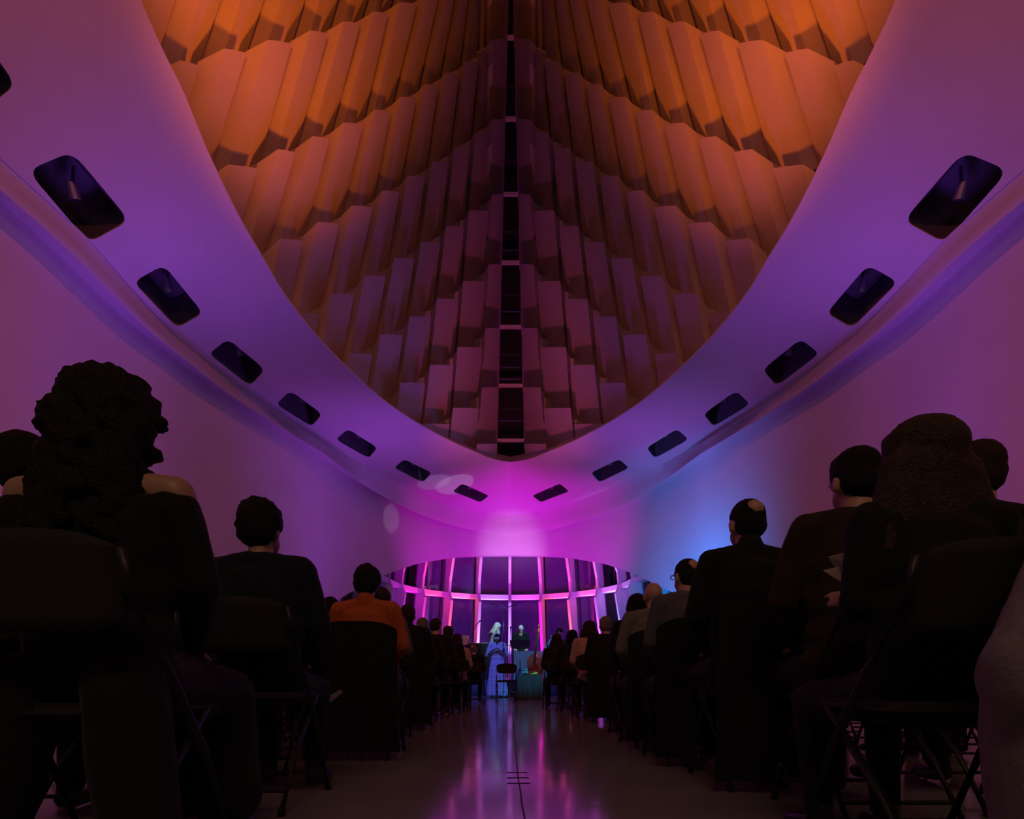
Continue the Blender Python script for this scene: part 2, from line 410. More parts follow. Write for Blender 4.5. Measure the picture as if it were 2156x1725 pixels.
# ---- roof slopes made of overlapping folded panels
roofs = {}
ring_img = np.array(R0)
def ring_y(px): return float(np.interp(px, ring_img[:, 0], ring_img[:, 1]))
def ang(v): return v
for sign in (1, -1):
    root = empty('ceiling', (0, 0, 0)); tag(root, kind='structure'); roofs[sign] = root
    npan = 0
    for i in range(1, 15):
        for j in range(-1, 9):
            kp = Kp(i, j)
            if kp[0] < 60 or kp[1] > ring_y(kp[0])+5: continue
            if j >= 8 and i < 6: pass
            if kp[1] < -330: continue
            s = roof_pt(kp).y/20.0
            d = 0.66*s+0.10
            top = [(Ip(i, j), 0.86*d), (Kp(i, j), d), (Op(i, j), 0.45*d)]
            e = 0.10
            def low(fn, i=i, j=j):
                a, b = fn(i, j-1), fn(i, j-2); return a+(b-a)*e
            if i == 1:
                lk = low(Kp); bot = [(np.array((strip_x(lk[1]), lk[1])), -0.02*d), (lk, 0.0), (low(Op), -0.05*d)]
            else: bot = [(low(Ip), -0.2*d), (low(Kp), 0.0), (low(Op), -0.38*d)]
            mid = []
            T = [roof_pt(p, off) for p, off in top]; B = [roof_pt(p, off) for p, off in bot]
            for c in range(3):      # stop behind the beam
                for q in range(41):
                    t = q/40; v = T[c].lerp(B[c], t); pxx = VX+(v.x-CX)*F/v.y; pyy = VY-(v.z-EYE)*F/v.y
                    if pyy > ring_y(pxx)+14: break
                B[c] = v
            rows = [T]
            nseg = 4
            for q in range(1, nseg+1):
                t = q/nseg; rows.append([T[c].lerp(B[c], t) for c in range(3)])
            # back skirts
            V = []
            back = PNn*(-1.0)
            for r in rows:
                V += [r[0]+back*1.0, r[0], r[1].lerp(r[0], 0.5)+PNn*0.03*s, r[1], r[1].lerp(r[2], 0.5)+PNn*0.02*s, r[2], r[2]+back*1.0]
            nc = 7; Fc = []
            for q in range(nseg):
                for c in range(nc-1): Fc.append((q*nc+c, q*nc+c+1, (q+1)*nc+c+1, (q+1)*nc+c))
            Fc.append(tuple(range(nc))); Fc.append(tuple(range(nseg*nc, nseg*nc+nc))[::-1])
            V = [Vector((v.x*sign, v.y, v.z)) for v in V]
            if sign < 0: Fc = [f[::-1] for f in Fc]
            o = mesh_obj('roof_panel', V, Fc, M_roof, root); npan += 1
            smooth_by_angle(o, 24)
    print('roof panels', npan)
# ---- glazed ridge strip
ridge = empty('window_1', (0, 0, 0)); tag(ridge, kind='structure')
def strip_pts(y, off):
    a = roof_pt((strip_x(y), y), off); return a, mirror(a)
def glass_mat(name, tint, rough=0.03):
    m = bpy.data.materials.new(name); m.use_nodes = True; nt = m.node_tree; b = nt.nodes['Principled BSDF']
    b.inputs['Base Color'].default_value = (*tint, 1); b.inputs['Roughness'].default_value = rough
    b.inputs['Transmission Weight'].default_value = 0.85; b.inputs['IOR'].default_value = 1.5; b.inputs['Specular IOR Level'].default_value = 0.5
    n = nt.nodes.new('ShaderNodeTexNoise'); n.inputs['Scale'].default_value = 0.7; bp = nt.nodes.new('ShaderNodeBump'); bp.inputs['Strength'].default_value = 0.02
    nt.links.new(n.outputs['Fac'], bp.inputs['Height']); nt.links.new(bp.outputs['Normal'], b.inputs['Normal'])
    return m
M_glass = glass_mat('dark_glass', (0.25, 0.25, 0.3))
BARS = [940, 928, 812.5, 689, 553.5, 409.5, 251, 79.5, -105, -300]
a0, b0 = strip_pts(955, -0.35); a1, b1 = strip_pts(-330, -0.35)
mesh_obj('pane', [a0, b0, b1, a1, a0-Vector((0,-0.04,0)), b0-Vector((0,-0.04,0)), b1-Vector((0,-0.04,0)), a1-Vector((0,-0.04,0))],
         [(0,1,2,3),(7,6,5,4),(0,4,5,1),(1,5,6,2),(2,6,7,3),(3,7,4,0)], M_glass, ridge)
M_night = mat('night_backing', (0.006, 0.006, 0.01), 0.9)
def bar(name, pa, pb, up, w, h, m, parent):
    """rectangular bar from pa to pb; up = depth direction"""
    ax = (pb-pa).normalized(); sd = ax.cross(up).normalized(); up = sd.cross(ax).normalized()
    V = []
    for p in (pa, pb):
        for s1, s2 in ((-1,-1),(1,-1),(1,1),(-1,1)): V.append(p+sd*s1*w/2+up*s2*h/2)
    return mesh_obj(name, V, [(0,1,2,3),(7,6,5,4),(0,4,5,1),(1,5,6,2),(2,6,7,3),(3,7,4,0)], m, parent)
upv = Vector((0, -1, -0.05))
for y in BARS[1:]:
    a, b = strip_pts(y, 0.05); a.x -= 0.05; b.x += 0.05
    bar('crossbar', a, b, upv, 0.11, 0.12, M_frame, ridge)
for y in (907, 885, 797, 772, 655, 526 ):
    if y in (907,): continue
    a, b = strip_pts(y, -0.9); bar('rear_rail', a, b, upv, 0.08, 0.10, M_frame, ridge)
# outer casing over the whole roof, so that no light or sky leaks in
for sign in (1, -1):
    q = [roof_pt((p[0], p[1]+16), -1.15) for p in R0]+[roof_pt((1078, 940), -1.15), roof_pt((1086, -420), -1.15)]
    q = [Vector((v.x*sign, v.y, v.z)) for v in q]
    o = mesh_obj('roof_deck', q, [tuple(range(len(q)))], M_night, roofs[sign]); thicken(o, 0.1, 1 if sign > 0 else -1)
tl = box('ceiling', -10, 10, ymin-0.3, 26, 39.6, 39.8, M_night); tag(tl, kind='structure')

# spotlights hanging in the soffit recesses
M_glass0 = mat('lamp_lens', (0.05, 0.06, 0.08), 0.1)
M_can = mat('lamp_can_grey', (0.22, 0.23, 0.26), 0.4, metal=0.5)
ORDN = ['seventh', 'sixth', 'fifth', 'fourth', 'third', 'second', 'first']
proto_spot = None
for sign in (1, -1):
    for q, (loop, nrm, cen, pts) in enumerate(slot_loops[:7]):
        N = Vector((nrm.x*sign, nrm.y, nrm.z)); c = Vector((cen.x*sign, cen.y, cen.z))+N*0.30
        lab = 'grey spotlight inside the %s soffit recess from the window on the %s' % (ORDN[q], 'left' if sign > 0 else 'right')
        if proto_spot is None:
            root = empty('spotlight', c); bm = bmesh.new()
            bmesh.ops.create_cone(bm, cap_ends=True, segments=20, radius1=0.095, radius2=0.075, depth=0.24)
            bmesh.ops.transform(bm, matrix=Matrix.Rotation(0.5, 4, 'X'), verts=bm.verts[:]); bm_obj('lamp_can', bm, M_can, root)
            bm = bmesh.new(); bmesh.ops.create_cone(bm, cap_ends=True, segments=20, radius1=0.078, radius2=0.078, depth=0.012)
            bmesh.ops.transform(bm, matrix=Matrix.Rotation(0.5, 4, 'X') @ Matrix.Translation((0, 0, -0.124)), verts=bm.verts[:]); bm_obj('lens', bm, M_glass0, root)
            bar('bracket', Vector((0.0, 0, 0.02)), Vector((0.0, 0.02, 0.44)), Vector((0, 1, 0)), 0.05, 0.03, M_can, root); proto_spot = root
        else:
            root = proto_spot.copy(); COL.objects.link(root); root.location = c
            for ch in proto_spot.children:
                k2 = ch.copy(); COL.objects.link(k2); k2.parent = root
        tag(root, lab, 'spotlight', 'spotlights in the soffit recesses')
# ------------------------------------------------------------------ the curved glazed wall at the prow
def pane_mat():
    m = bpy.data.materials.new('window_glass'); m.use_nodes = True; nt = m.node_tree; nt.nodes.clear()
    out = nt.nodes.new('ShaderNodeOutputMaterial'); mx = nt.nodes.new('ShaderNodeMixShader'); tr = nt.nodes.new('ShaderNodeBsdfTransparent'); gl = nt.nodes.new('ShaderNodeBsdfGlossy')
    fr = nt.nodes.new('ShaderNodeFresnel'); fr.inputs['IOR'].default_value = 1.5; tr.inputs[0].default_value = (0.85, 0.85, 0.9, 1); gl.inputs['Roughness'].default_value = 0.02
    n = nt.nodes.new('ShaderNodeTexNoise'); n.inputs['Scale'].default_value = 0.8; bp = nt.nodes.new('ShaderNodeBump'); bp.inputs['Strength'].default_value = 0.02
    nt.links.new(n.outputs['Fac'], bp.inputs['Height']); nt.links.new(bp.outputs['Normal'], gl.inputs['Normal'])
    nt.links.new(fr.outputs[0], mx.inputs[0]); nt.links.new(tr.outputs[0], mx.inputs[1]); nt.links.new(gl.outputs[0], mx.inputs[2]); nt.links.new(mx.outputs[0], out.inputs[0])
    return m
M_pane = pane_mat()
M_blind = mat('window_blind_cloth', (0.42, 0.40, 0.42), 0.8, noise=0.05, nscale=6)
win = empty('window_2', (0, 23.3, 0)); tag(win, kind='structure')
DC = Vector((0, 21.5, 0))
def drum(th, z, dr=0.0):
    R = 5.62-0.12*z+dr
    if abs(th) > 90:   # straight on towards the hall sides
        L = (abs(th)-90)*0.1; sg = 1 if th > 0 else -1
        return Vector((sg*(R+L*0.27), -L, z))
    a = math.radians(th); return Vector((R*math.sin(a), R*math.cos(a), z))
def drum_sheet(name, th0, th1, z0, z1, dr, m, t=0.02, n=8):
    V = []; Fc = []
    for q in range(n+1):
        th = th0+(th1-th0)*q/n
        for z in (z0, z1): V.append(drum(th, z, dr))
    for q in range(n): Fc.append((2*q, 2*q+1, 2*q+3, 2*q+2))
    o = mesh_obj(name, V, Fc, m, win); thicken(o, t, 0); return o
FINS = [-126, -108, -90, -72, -54, -36, -18, 0, 18, 36, 54, 72, 90, 108, 126]
ZB = 4.33
for th in FINS:
    prof = [(0.02, 0.30), (1.2, 0.44), (3.2, 0.60), (ZB-0.3, 0.66), (ZB-0.1, 0.50), (ZB+0.1, 0.42), (ZB+0.6, 0.42), (6.0, 0.60), (7.4, 0.62)]
    w0 = drum(th, 4.0, -0.5)+Vector((0, 23.3, 0)); az = EYE+(VY-arch_y(VX-abs(w0.x-CX)*F/w0.y))*w0.y/F if abs(th) >= 72 else 9
    prof = [(min(z, az+0.5), d) for z, d in prof if z < az+2]
    if abs(th) >= 54: prof = [(z, d*0.85) for z, d in prof]
    V = []; n = len(prof); hw = 0.065
    def fp(z, dr, s):
        p = drum(th, z, dr); a = math.radians(max(-90, min(90, th))); tn = Vector((math.cos(a), -math.sin(a), 0)); return p+tn*s*hw
    for z, dep in prof:
        V += [fp(z, 0.05, -1), fp(z, 0.05, 1), fp(z, -dep, 1), fp(z, -dep, -1)]
    Fc = [(0, 1, 2, 3), tuple(4*(n-1)+k for k in (3, 2, 1, 0))]
    for q in range(n-1):
        for k in range(4): Fc.append((4*q+k, 4*q+(k+1) % 4, 4*q+4+(k+1) % 4, 4*q+4+k))
    bm = bmesh.new(); vs = [bm.verts.new(v) for v in V]
    for f in Fc: bm.faces.new([vs[k] for k in f])
    bm_obj('mullion', bm, M_frame, win)
for a, b in zip(FINS, FINS[1:]):
    n = 6
    def railbar(name, z, h, d0, d1, mm):
        V = []; Fc = []
        for q in range(n+1):
            th = a+(b-a)*q/n
            V += [drum(th, z-h/2, d1), drum(th, z-h/2, d0), drum(th, z+h/2, d0), drum(th, z+h/2, d1)]
        for q in range(n):
            for k in range(4): Fc.append((4*q+k, 4*q+(k+1) % 4, 4*q+4+(k+1) % 4, 4*q+4+k))
        Fc += [(3, 2, 1, 0), (4*n, 4*n+1, 4*n+2, 4*n+3)]
        bm = bmesh.new(); vs = [bm.verts.new(v) for v in V]
        for f in Fc: bm.faces.new([vs[k] for k in f])
        return bm_obj(name, bm, mm, win)
    wm = drum((a+b)/2, 4.0, -0.5)+Vector((0, 23.3, 0)); az = EYE+(VY-arch_y(VX-abs(wm.x-CX)*F/wm.y))*wm.y/F if abs(a+b) > 130 else 9
    zt = min(7.4, az+0.6)
    if zt > ZB+0.1: railbar('transom', ZB, 0.20, -0.34, 0.05, M_frame)
    if abs(a+b) < 120: railbar('head_rail', 6.42, 0.12, -0.12, 0.05, M_frame)
    railbar('sill', 0.45, 0.12, -0.22, 0.05, M_frame)
    drum_sheet('pane', a+0.7, b-0.7, 0.05, min(zt, ZB-0.05), 0.0, M_pane, 0.015, 6)
    if zt > ZB+0.2: drum_sheet('pane', a+0.7, b-0.7, ZB+0.05, zt, 0.0, M_pane, 0.015, 6)
    drum_sheet('blind', a+0.4, b-0.4, 0.03, zt, 0.45, M_blind, 0.01, 6)

# ------------------------------------------------------------------ shapes for people: unions of tapered limbs turned into one skin
def cap_geom(bm, p0, r0, p1, r1, seg=12):
    p0 = Vector(p0); p1 = Vector(p1); d = p1-p0; L = d.length
    q = d.to_track_quat('Z', 'Y') if L > 1e-6 else Quaternion()
    prof = []
    for a in range(5): t = a/5*PI/2; prof.append((-r0*math.cos(t), r0*math.sin(t)))
    prof = [(-r0*math.cos(t*PI/10), r0*math.sin(t*PI/10)) for t in range(0, 6)]+[(L+r1*math.sin(t*PI/10), r1*math.cos(t*PI/10)) for t in range(0, 6)]
    rings = []
    for z, r in prof:
        if r < 1e-6: rings.append([bm.verts.new(p0+q@Vector((0, 0, z)))])
        else: rings.append([bm.verts.new(p0+q@Vector((r*math.cos(2*PI*k/seg), r*math.sin(2*PI*k/seg), z))) for k in range(seg)])
    for A, B in zip(rings, rings[1:]):
        if len(A) == 1: [bm.faces.new((A[0], B[(k+1) % seg], B[k])) for k in range(seg)]
        elif len(B) == 1: [bm.faces.new((A[k], A[(k+1) % seg], B[0])) for k in range(seg)]
        else: [bm.faces.new((A[k], A[(k+1) % seg], B[(k+1) % seg], B[k])) for k in range(seg)]
def ell_geom(bm, c, r, rot=None, seg=16, rings=10):
    M = Matrix.Translation(Vector(c)) @ (rot.to_matrix().to_4x4() if rot else Matrix.Identity(4)) @ Matrix.Diagonal((*r, 1))
    bmesh.ops.create_uvsphere(bm, u_segments=seg, v_segments=rings, radius=1, matrix=M)
def skin(name, prims, voxel, m, parent, smooth_it=2, xf=None, fuzz=0, fscale=30, disp=None):
    bm = bmesh.new()
    for p in prims:
        if p[0] == 'c': cap_geom(bm, *p[1:])
        else: ell_geom(bm, *p[1:])
    if xf is not None: bmesh.ops.transform(bm, matrix=xf, verts=bm.verts[:])
    me = bpy.data.meshes.new(name); bm.to_mesh(me); bm.free()
    o = bpy.data.objects.new(name, me); COL.objects.link(o)
    r = o.modifiers.new('r', 'REMESH'); r.mode = 'VOXEL'; r.voxel_size = voxel
    if smooth_it:
        sm = o.modifiers.new('s', 'SMOOTH'); sm.iterations = smooth_it; sm.factor = 0.6
    bpy.context.view_layer.update(); dg = bpy.context.evaluated_depsgraph_get()
    me2 = bpy.data.meshes.new_from_object(o.evaluated_get(dg)); o.modifiers.clear(); o.data = me2; bpy.data.meshes.remove(me); me2.name = name
    if fuzz or disp:
        from mathutils import noise as NZ
        me2.update(); nv = len(me2.vertices)
        for v in me2.vertices:
            if fuzz: v.co += v.normal*(fuzz*NZ.noise(v.co*fscale)+0.5*fuzz*NZ.noise(v.co*fscale*2.3))
            if disp: v.co += v.normal*disp(v.co)
    me2.materials.clear()
    if m: me2.materials.append(m)
    for p in me2.polygons: p.use_smooth = True
    if parent: o.parent = parent
    return o
def skin_tone(i):
    return [mat('skin_light', (0.55, 0.33, 0.24), 0.5, noise=0.05), mat('skin_tan', (0.42, 0.25, 0.17), 0.5, noise=0.05), mat('skin_brown', (0.16, 0.085, 0.055), 0.45, noise=0.05)][i]
def cloth(name, col, rough=0.85): return mat('cloth_'+name, col, rough, noise=0.12, nscale=40, bump=0.15, bscale=120, sheen=0.05, spec=0.2)
def hairm(name, col): return mat('hair_'+name, col, 0.6, noise=0.35, nscale=60, bump=0.5, bscale=160, spec=0.2)
def hand_prims(w, d, up, side, r=0.009, curl=0.5):
    """five fingers and a palm: w wrist, d direction along the hand, up = back of the hand, side +1/-1 for the thumb side"""
    w = Vector(w); d = Vector(d).normalized(); up = Vector(up); up = (up-d*up.dot(d)).normalized(); s = d.cross(up).normalized()*side
    P = [('c', w, 0.024, w+d*0.035, 0.026)]
    for k in range(4):
        x = (k-1.5)*0.0185; base = w+d*0.075+s*(-x)*1.0
        P.append(('c', w+d*0.02+s*(-x)*0.7, 0.014, base, 0.0125))
        L = [0.040, 0.045, 0.042, 0.033][k]; dd = (d-up*curl*0.5).normalized(); m1 = base+dd*L; d2 = (d-up*curl*1.6).normalized(); m2 = m1+d2*L*0.75
        P += [('c', base, r*1.05, m1, r), ('c', m1, r, m2, r*0.85)]
    tb = w+d*0.02+s*0.022; td = (d*0.7+s*0.75-up*0.25).normalized(); tm = tb+td*0.04
    P += [('c', w+d*0.01, 0.015, tb, 0.014), ('c', tb, 0.013, tm, r*1.15), ('c', tm, r*1.15, tm+(d*0.9+s*0.2-up*0.3).normalized()*0.03, r)]
    return P
def head_prims():
    return [('e', (0, -0.012, 0.028), (0.074, 0.094, 0.088)), ('e', (0, 0.022, -0.045), (0.060, 0.068, 0.062)), ('c', (0, 0.055, -0.088), 0.022, (0, 0.062, -0.092), 0.020),
            ('c', (0, 0.088, 0.012), 0.009, (0, 0.104, -0.024), 0.013), ('c', (-0.014, 0.090, -0.028), 0.009, (0.014, 0.090, -0.028), 0.009), ('c', (-0.04, 0.072, 0.022), 0.012, (0.04, 0.072, 0.022), 0.012),
            ('c', (-0.018, 0.082, -0.055), 0.008, (0.018, 0.082, -0.055), 0.008), ('c', (-0.016, 0.080, -0.066), 0.008, (0.016, 0.080, -0.066), 0.008),
            ('e', (0.077, -0.004, -0.012), (0.010, 0.019, 0.031)), ('e', (-0.077, -0.004, -0.012), (0.010, 0.019, 0.031)),
            ('e', (0.030, 0.074, 0.004), (0.013, 0.011, 0.010)), ('e', (-0.030, 0.074, 0.004), (0.013, 0.011, 0.010))]
def hair_prims(style, rnd):
    P = []
    if style == 'short':
        P = [('e', (0, -0.018, 0.042), (0.084, 0.098, 0.088)), ('e', (0, -0.045, 0.0), (0.079, 0.066, 0.085)), ('e', (0, 0.02, 0.075), (0.068, 0.062, 0.05))]
    elif style == 'full':     # thick rounded hair
        P = [('e', (0, -0.02, 0.048), (0.098, 0.108, 0.098)), ('e', (0, -0.05, 0.0), (0.092, 0.075, 0.085)), ('e', (0, 0.03, 0.08), (0.078, 0.066, 0.05))]
        for k in range(26):
            a = rnd.uniform(0, 2*PI); b = rnd.uniform(-0.5, 1.4); P.append(('e', (0.085*math.cos(a)*math.cos(b), -0.03+0.088*math.sin(a)*math.cos(b) if math.sin(a) < 0.2 else 0.01, 0.045+0.092*math.sin(b)), (0.022, 0.022, 0.02)))
    elif style == 'cropped':
        P = [('e', (0, -0.016, 0.034), (0.079, 0.096, 0.088)), ('e', (0, -0.045, 0.0), (0.076, 0.062, 0.07))]
    elif style == 'balding':  # hair round the sides and back, crown bare
        P = [('e', (0, -0.018, 0.034), (0.080, 0.094, 0.087)), ('e', (0, -0.045, -0.01), (0.076, 0.062, 0.07))]
    elif style == 'long':
        P = [('e', (0, -0.02, 0.045), (0.094, 0.106, 0.095)), ('e', (0, -0.052, -0.03), (0.098, 0.066, 0.11)), ('e', (0, 0.03, 0.08), (0.074, 0.062, 0.045))]
        for k in range(15):
            x = (k-7)*0.0145; dr = rnd.uniform(-0.02, 0.02)
            P += [('c', (x*0.9, -0.075+abs(x)*0.3, -0.02), 0.030, (x*1.25+dr*0.3, -0.088+abs(x)*0.35, -0.16), 0.026), ('c', (x*1.25+dr*0.3, -0.088+abs(x)*0.35, -0.16), 0.026, (x*1.2+dr, -0.105+abs(x)*0.3, -0.27+dr), 0.013)]
    elif style == 'bob':
        P = [('e', (0, -0.02, 0.045), (0.094, 0.104, 0.092)), ('e', (0, -0.045, -0.02), (0.096, 0.066, 0.088)), ('c', (-0.06, 0.066, 0.068), 0.022, (0.06, 0.066, 0.068), 0.022)]
        for s in (-1, 1): P += [('c', (s*0.078, 0.0, 0.02), 0.026, (s*0.082, 0.012, -0.085), 0.022), ('c', (s*0.07, -0.04, 0.0), 0.03, (s*0.072, -0.04, -0.09), 0.024)]
    elif style == 'curly':
        P = [('e', (0, -0.03, 0.05), (0.118, 0.115, 0.105)), ('e', (0, -0.06, -0.05), (0.128, 0.085, 0.13)), ('e', (0, -0.085, -0.17), (0.14, 0.07, 0.12)), ('e', (-0.02, -0.095, -0.29), (0.12, 0.055, 0.10))]
        for k in range(190):
            t = rnd.uniform(0.10, -0.40); a = rnd.uniform(PI*0.95, PI*2.05) if t < 0.03 else rnd.uniform(0, 2*PI)
            rr = 0.112 if t > 0 else 0.135
            if t > 0.06: rr = 0.085
            P.append(('e', (rr*math.cos(a), -0.035+rr*0.75*math.sin(a)-max(0, -t)*0.12, t+0.03), (rnd.uniform(0.014, 0.024),)*3))
    elif style == 'ponytail':
        P = [('e', (0, -0.018, 0.040), (0.081, 0.097, 0.088)), ('e', (0, -0.045, 0.0), (0.077, 0.062, 0.075)), ('e', (0, -0.115, 0.03), (0.03, 0.03, 0.03)), ('c', (0, -0.12, 0.02), 0.028, (0.01, -0.125, -0.16), 0.014)]
    return P
SHOE = None
def person(loc, rz, label, sc=1.0, skin_i=0, hair='short', hairc=('dark', (0.012, 0.009, 0.008)), top=('black', (0.012, 0.012, 0.014)), bottom=('charcoal', (0.015, 0.015, 0.018)),
           turn=0, nod=0, tilt=0, lean=0.0, wide=1.0, voxel=0.013, pose='sit', hands='lap', neckline=None, seed=1, group=None, skirt=None, glasses=None, hair_scale=1.0, top_name='shirt', bare_arms=False, J=None, legs=True, collar=False, headup=0.0):
    rnd = random.Random(seed)
    root = empty('person', loc, rz); tag(root, label, 'person', group)
    S = Matrix.Diagonal((sc, sc, sc, 1))
    w = wide
    if pose == 'sit':
        D = dict(hip=(0.095, 0.0, 0.53), waist=(0, 0.0, 0.66), chest=(0, 0.0, 0.90), sho=(0.178*w, 0.0, 1.035), neck=(0, 0.015, 1.09), head=(0, 0.045, 1.225+headup), knee=(0.13, 0.44, 0.50), ank=(0.12, 0.40, 0.10),
                 elb=(0.238*w, 0.05, 0.79), wri=(0.10, 0.28, 0.63))
    else:
        D = dict(hip=(0.09, 0.0, 0.92), waist=(0, 0.0, 1.08), chest=(0, 0.0, 1.30), sho=(0.18*w, 0.0, 1.45), neck=(0, 0.01, 1.48), head=(0, 0.03, 1.615+headup), knee=(0.10, 0.02, 0.50), ank=(0.10, -0.02, 0.09),
                 elb=(0.25*w, 0.0, 1.17), wri=(0.22, 0.14, 0.98))
    if hands == 'up': D['wri'] = (0.09, 0.30, 0.86); D['elb'] = (0.28*w, 0.08, 0.82)
    if hands == 'clasp': D['wri'] = (0.07, 0.29, 0.60)
    if J: D.update(J)
    def lean_v(v):
        v = Vector(v)
        if v.z > D['hip'][2] and lean:
            base = Vector((0, 0, D['hip'][2])); R = Matrix.Rotation(-lean, 3, 'X'); return base+R@(v-base)
        return v
    def g(k, s=1, side=None):
        key = k+('L' if s < 0 else 'R')
        if key in D: return lean_v(D[key])
        v = D[k]; return lean_v((v[0]*s, v[1], v[2]))
    body = []
    nk = g('neck'); hd = g('head'); ch = g('chest'); wa = g('waist')
    Rl = Quaternion((1, 0, 0), -lean)
    body += [('e', ch, (0.135*w, 0.085, 0.15), Rl), ('e', wa, (0.125*w, 0.085, 0.12), Rl), ('e', (0, 0, D['hip'][2]), (0.15*w, 0.10, 0.10)), ('c', nk-Vector((0, 0, 0.03)), 0.060, hd+Vector((0, -0.02, -0.03)), 0.050)]
    for s in (-1, 1):
        body += [('c', nk+Vector((0, -0.01, -0.02)), 0.045, g('sho', s), 0.048), ('c', g('sho', s), 0.050, g('elb', s), 0.037), ('c', g('elb', s), 0.036, g('wri', s), 0.024)]
        hv = g('wri', s)-g('elb', s); hdv = hv.normalized() if hands != 'lap' else Vector((-s*0.5, 0.8, -0.1)).normalized()
        if 'hdir'+('L' if s < 0 else 'R') in D: hdv = Vector(D['hdir'+('L' if s < 0 else 'R')])
        body += hand_prims(g('wri', s), hdv, Vector((s*0.2, 0.0, 1)) if hands != 'up' else Vector((s*0.8, 0.2, 0.5)), s, r=max(0.009, voxel*0.85))
        if legs:
            body += [('c', (s*D['hip'][0], D['hip'][1], D['hip'][2]), 0.078, g('knee', s), 0.052), ('c', g('knee', s), 0.052, g('ank', s), 0.034), ('c', g('ank', s)-Vector((0, 0.02, 0.03)), 0.032, g('ank', s)+Vector((s*0.02, 0.13, -0.055)), 0.026)]
    HR = Matrix.Translation(hd) @ (Matrix.Rotation(turn, 4, 'Z') @ Matrix.Rotation(-lean*0.5-nod, 4, 'X') @ Matrix.Rotation(tilt, 4, 'Y'))
    q = HR.to_3x3().to_quaternion()
    def headspace(P):
        out = []
        for p in P:
            if p[0] == 'c': out.append(('c', HR@Vector(p[1]), p[2], HR@Vector(p[3]), p[4]))
            else: out.append(('e', HR@Vector(p[1]), p[2], (q @ p[3]) if len(p) > 3 else q))
        return out
    body += headspace(head_prims())
    if hair == 'balding': body += headspace([('e', (0, -0.060, 0.058), (0.050, 0.057, 0.046))])
    skin('body', body, voxel, skin_tone(skin_i), root, 2, S)
    # garment on the upper body
    t = []
    t += [('e', ch+Vector((0, -0.005, 0)), (0.180*w, 0.118, 0.17), Rl), ('e', wa, (0.178*w, 0.122, 0.15), Rl), ('e', (0, 0.0, D['hip'][2]+0.02), (0.19*w, 0.135, 0.115)), ('e', wa.lerp(ch, 0.5), (0.184*w, 0.12, 0.15), Rl), ('e', ch+Vector((0, -0.01, 0.08)), (0.165*w, 0.10, 0.085), Rl)]
    for s in (-1, 1):
        if neckline != 'off': t += [('c', nk+Vector((0, -0.012, -0.01)), 0.056, g('sho', s), 0.064)]
        t += [('c', g('sho', s)-(Vector((0, 0, 0.05)) if neckline == 'off' else Vector((0, 0, 0))), 0.066, g('elb', s), 0.052)]
        if not bare_arms: t += [('c', g('elb', s), 0.052, g('elb', s).lerp(g('wri', s), 0.93), 0.036)]
    if collar: t += [('c', nk+Vector((0, -0.02, -0.01)), 0.064, nk+Vector((0, -0.022, 0.028)), 0.060)]
    if skirt and pose == 'sit':
        for s in (-1, 1):
            kn = g('knee', s); t += [('c', (s*0.09, 0.0, D['hip'][2]), 0.125, kn, 0.085), ('c', kn, 0.085, (kn.x*1.05, kn.y-0.02, skirt[2]), skirt[3]*0.75), ('c', (s*0.13, -0.10, D['hip'][2]-0.02), 0.10, (s*0.19, -0.13, skirt[2]), skirt[3]*0.6)]
        t += [('c', (0, 0.05, D['hip'][2]), 0.11, (0, 0.42, 0.47), 0.07), ('c', (0, 0.42, 0.45), 0.07, (0, 0.40, skirt[2]), 0.08)]
    elif skirt:
        for s in (-1, 1): t += [('c', (s*0.08, 0.02, D['hip'][2]), 0.12, (s*skirt[0], skirt[1], skirt[2]), skirt[3])]
        t += [('c', (0, 0.02, D['hip'][2]), 0.12, (0, skirt[1], skirt[2]), skirt[3])]
    skin(top_name, t, voxel, cloth(*top), root, 3, S, fuzz=0.006, fscale=9)
    if legs and not skirt:
        b = [('e', (0, 0, D['hip'][2]-0.01), (0.165*w, 0.12, 0.105))]
        for s in (-1, 1): b += [('c', (s*D['hip'][0], D['hip'][1], D['hip'][2]), 0.092, g('knee', s), 0.068), ('c', g('knee', s), 0.066, g('ank', s)+Vector((0, 0, 0.01)), 0.050)]
        skin('trousers', b, voxel, cloth(*bottom), root, 3, S, fuzz=0.004, fscale=9)
    if legs:
        for s in (-1, 1):
            a = g('ank', s); sh = [('c', a+Vector((0, -0.035, -0.045)), 0.038, a+Vector((s*0.015, 0.06, -0.055)), 0.040), ('c', a+Vector((s*0.015, 0.06, -0.055)), 0.040, a+Vector((s*0.025, 0.15, -0.065)), 0.032), ('c', a+Vector((0, -0.02, -0.02)), 0.04, a+Vector((0, -0.02, 0.01)), 0.038)]
            skin('shoe', sh, max(voxel, 0.012), mat('shoe_leather', (0.012, 0.01, 0.01), 0.4), root, 2, S)
    hp = hair_prims(hair, rnd)
    if hair_scale != 1: hp = [(p[0], (p[1][0]*hair_scale, p[1][1], p[1][2]), p[2]*hair_scale if p[0] == 'c' else (p[2][0]*hair_scale, p[2][1], p[2][2]), *((( p[3][0]*hair_scale, p[3][1], p[3][2]), p[4]*hair_scale) if p[0] == 'c' else ())) for p in hp]
    if hair == 'balding' or hp:
        fz = {'curly': 0.008, 'full': 0.006}.get(hair, 0.003)
        skin('hair', headspace(hp), min(voxel, 0.011), hairm(*hairc), root, 1, S, fuzz=fz, fscale=55)
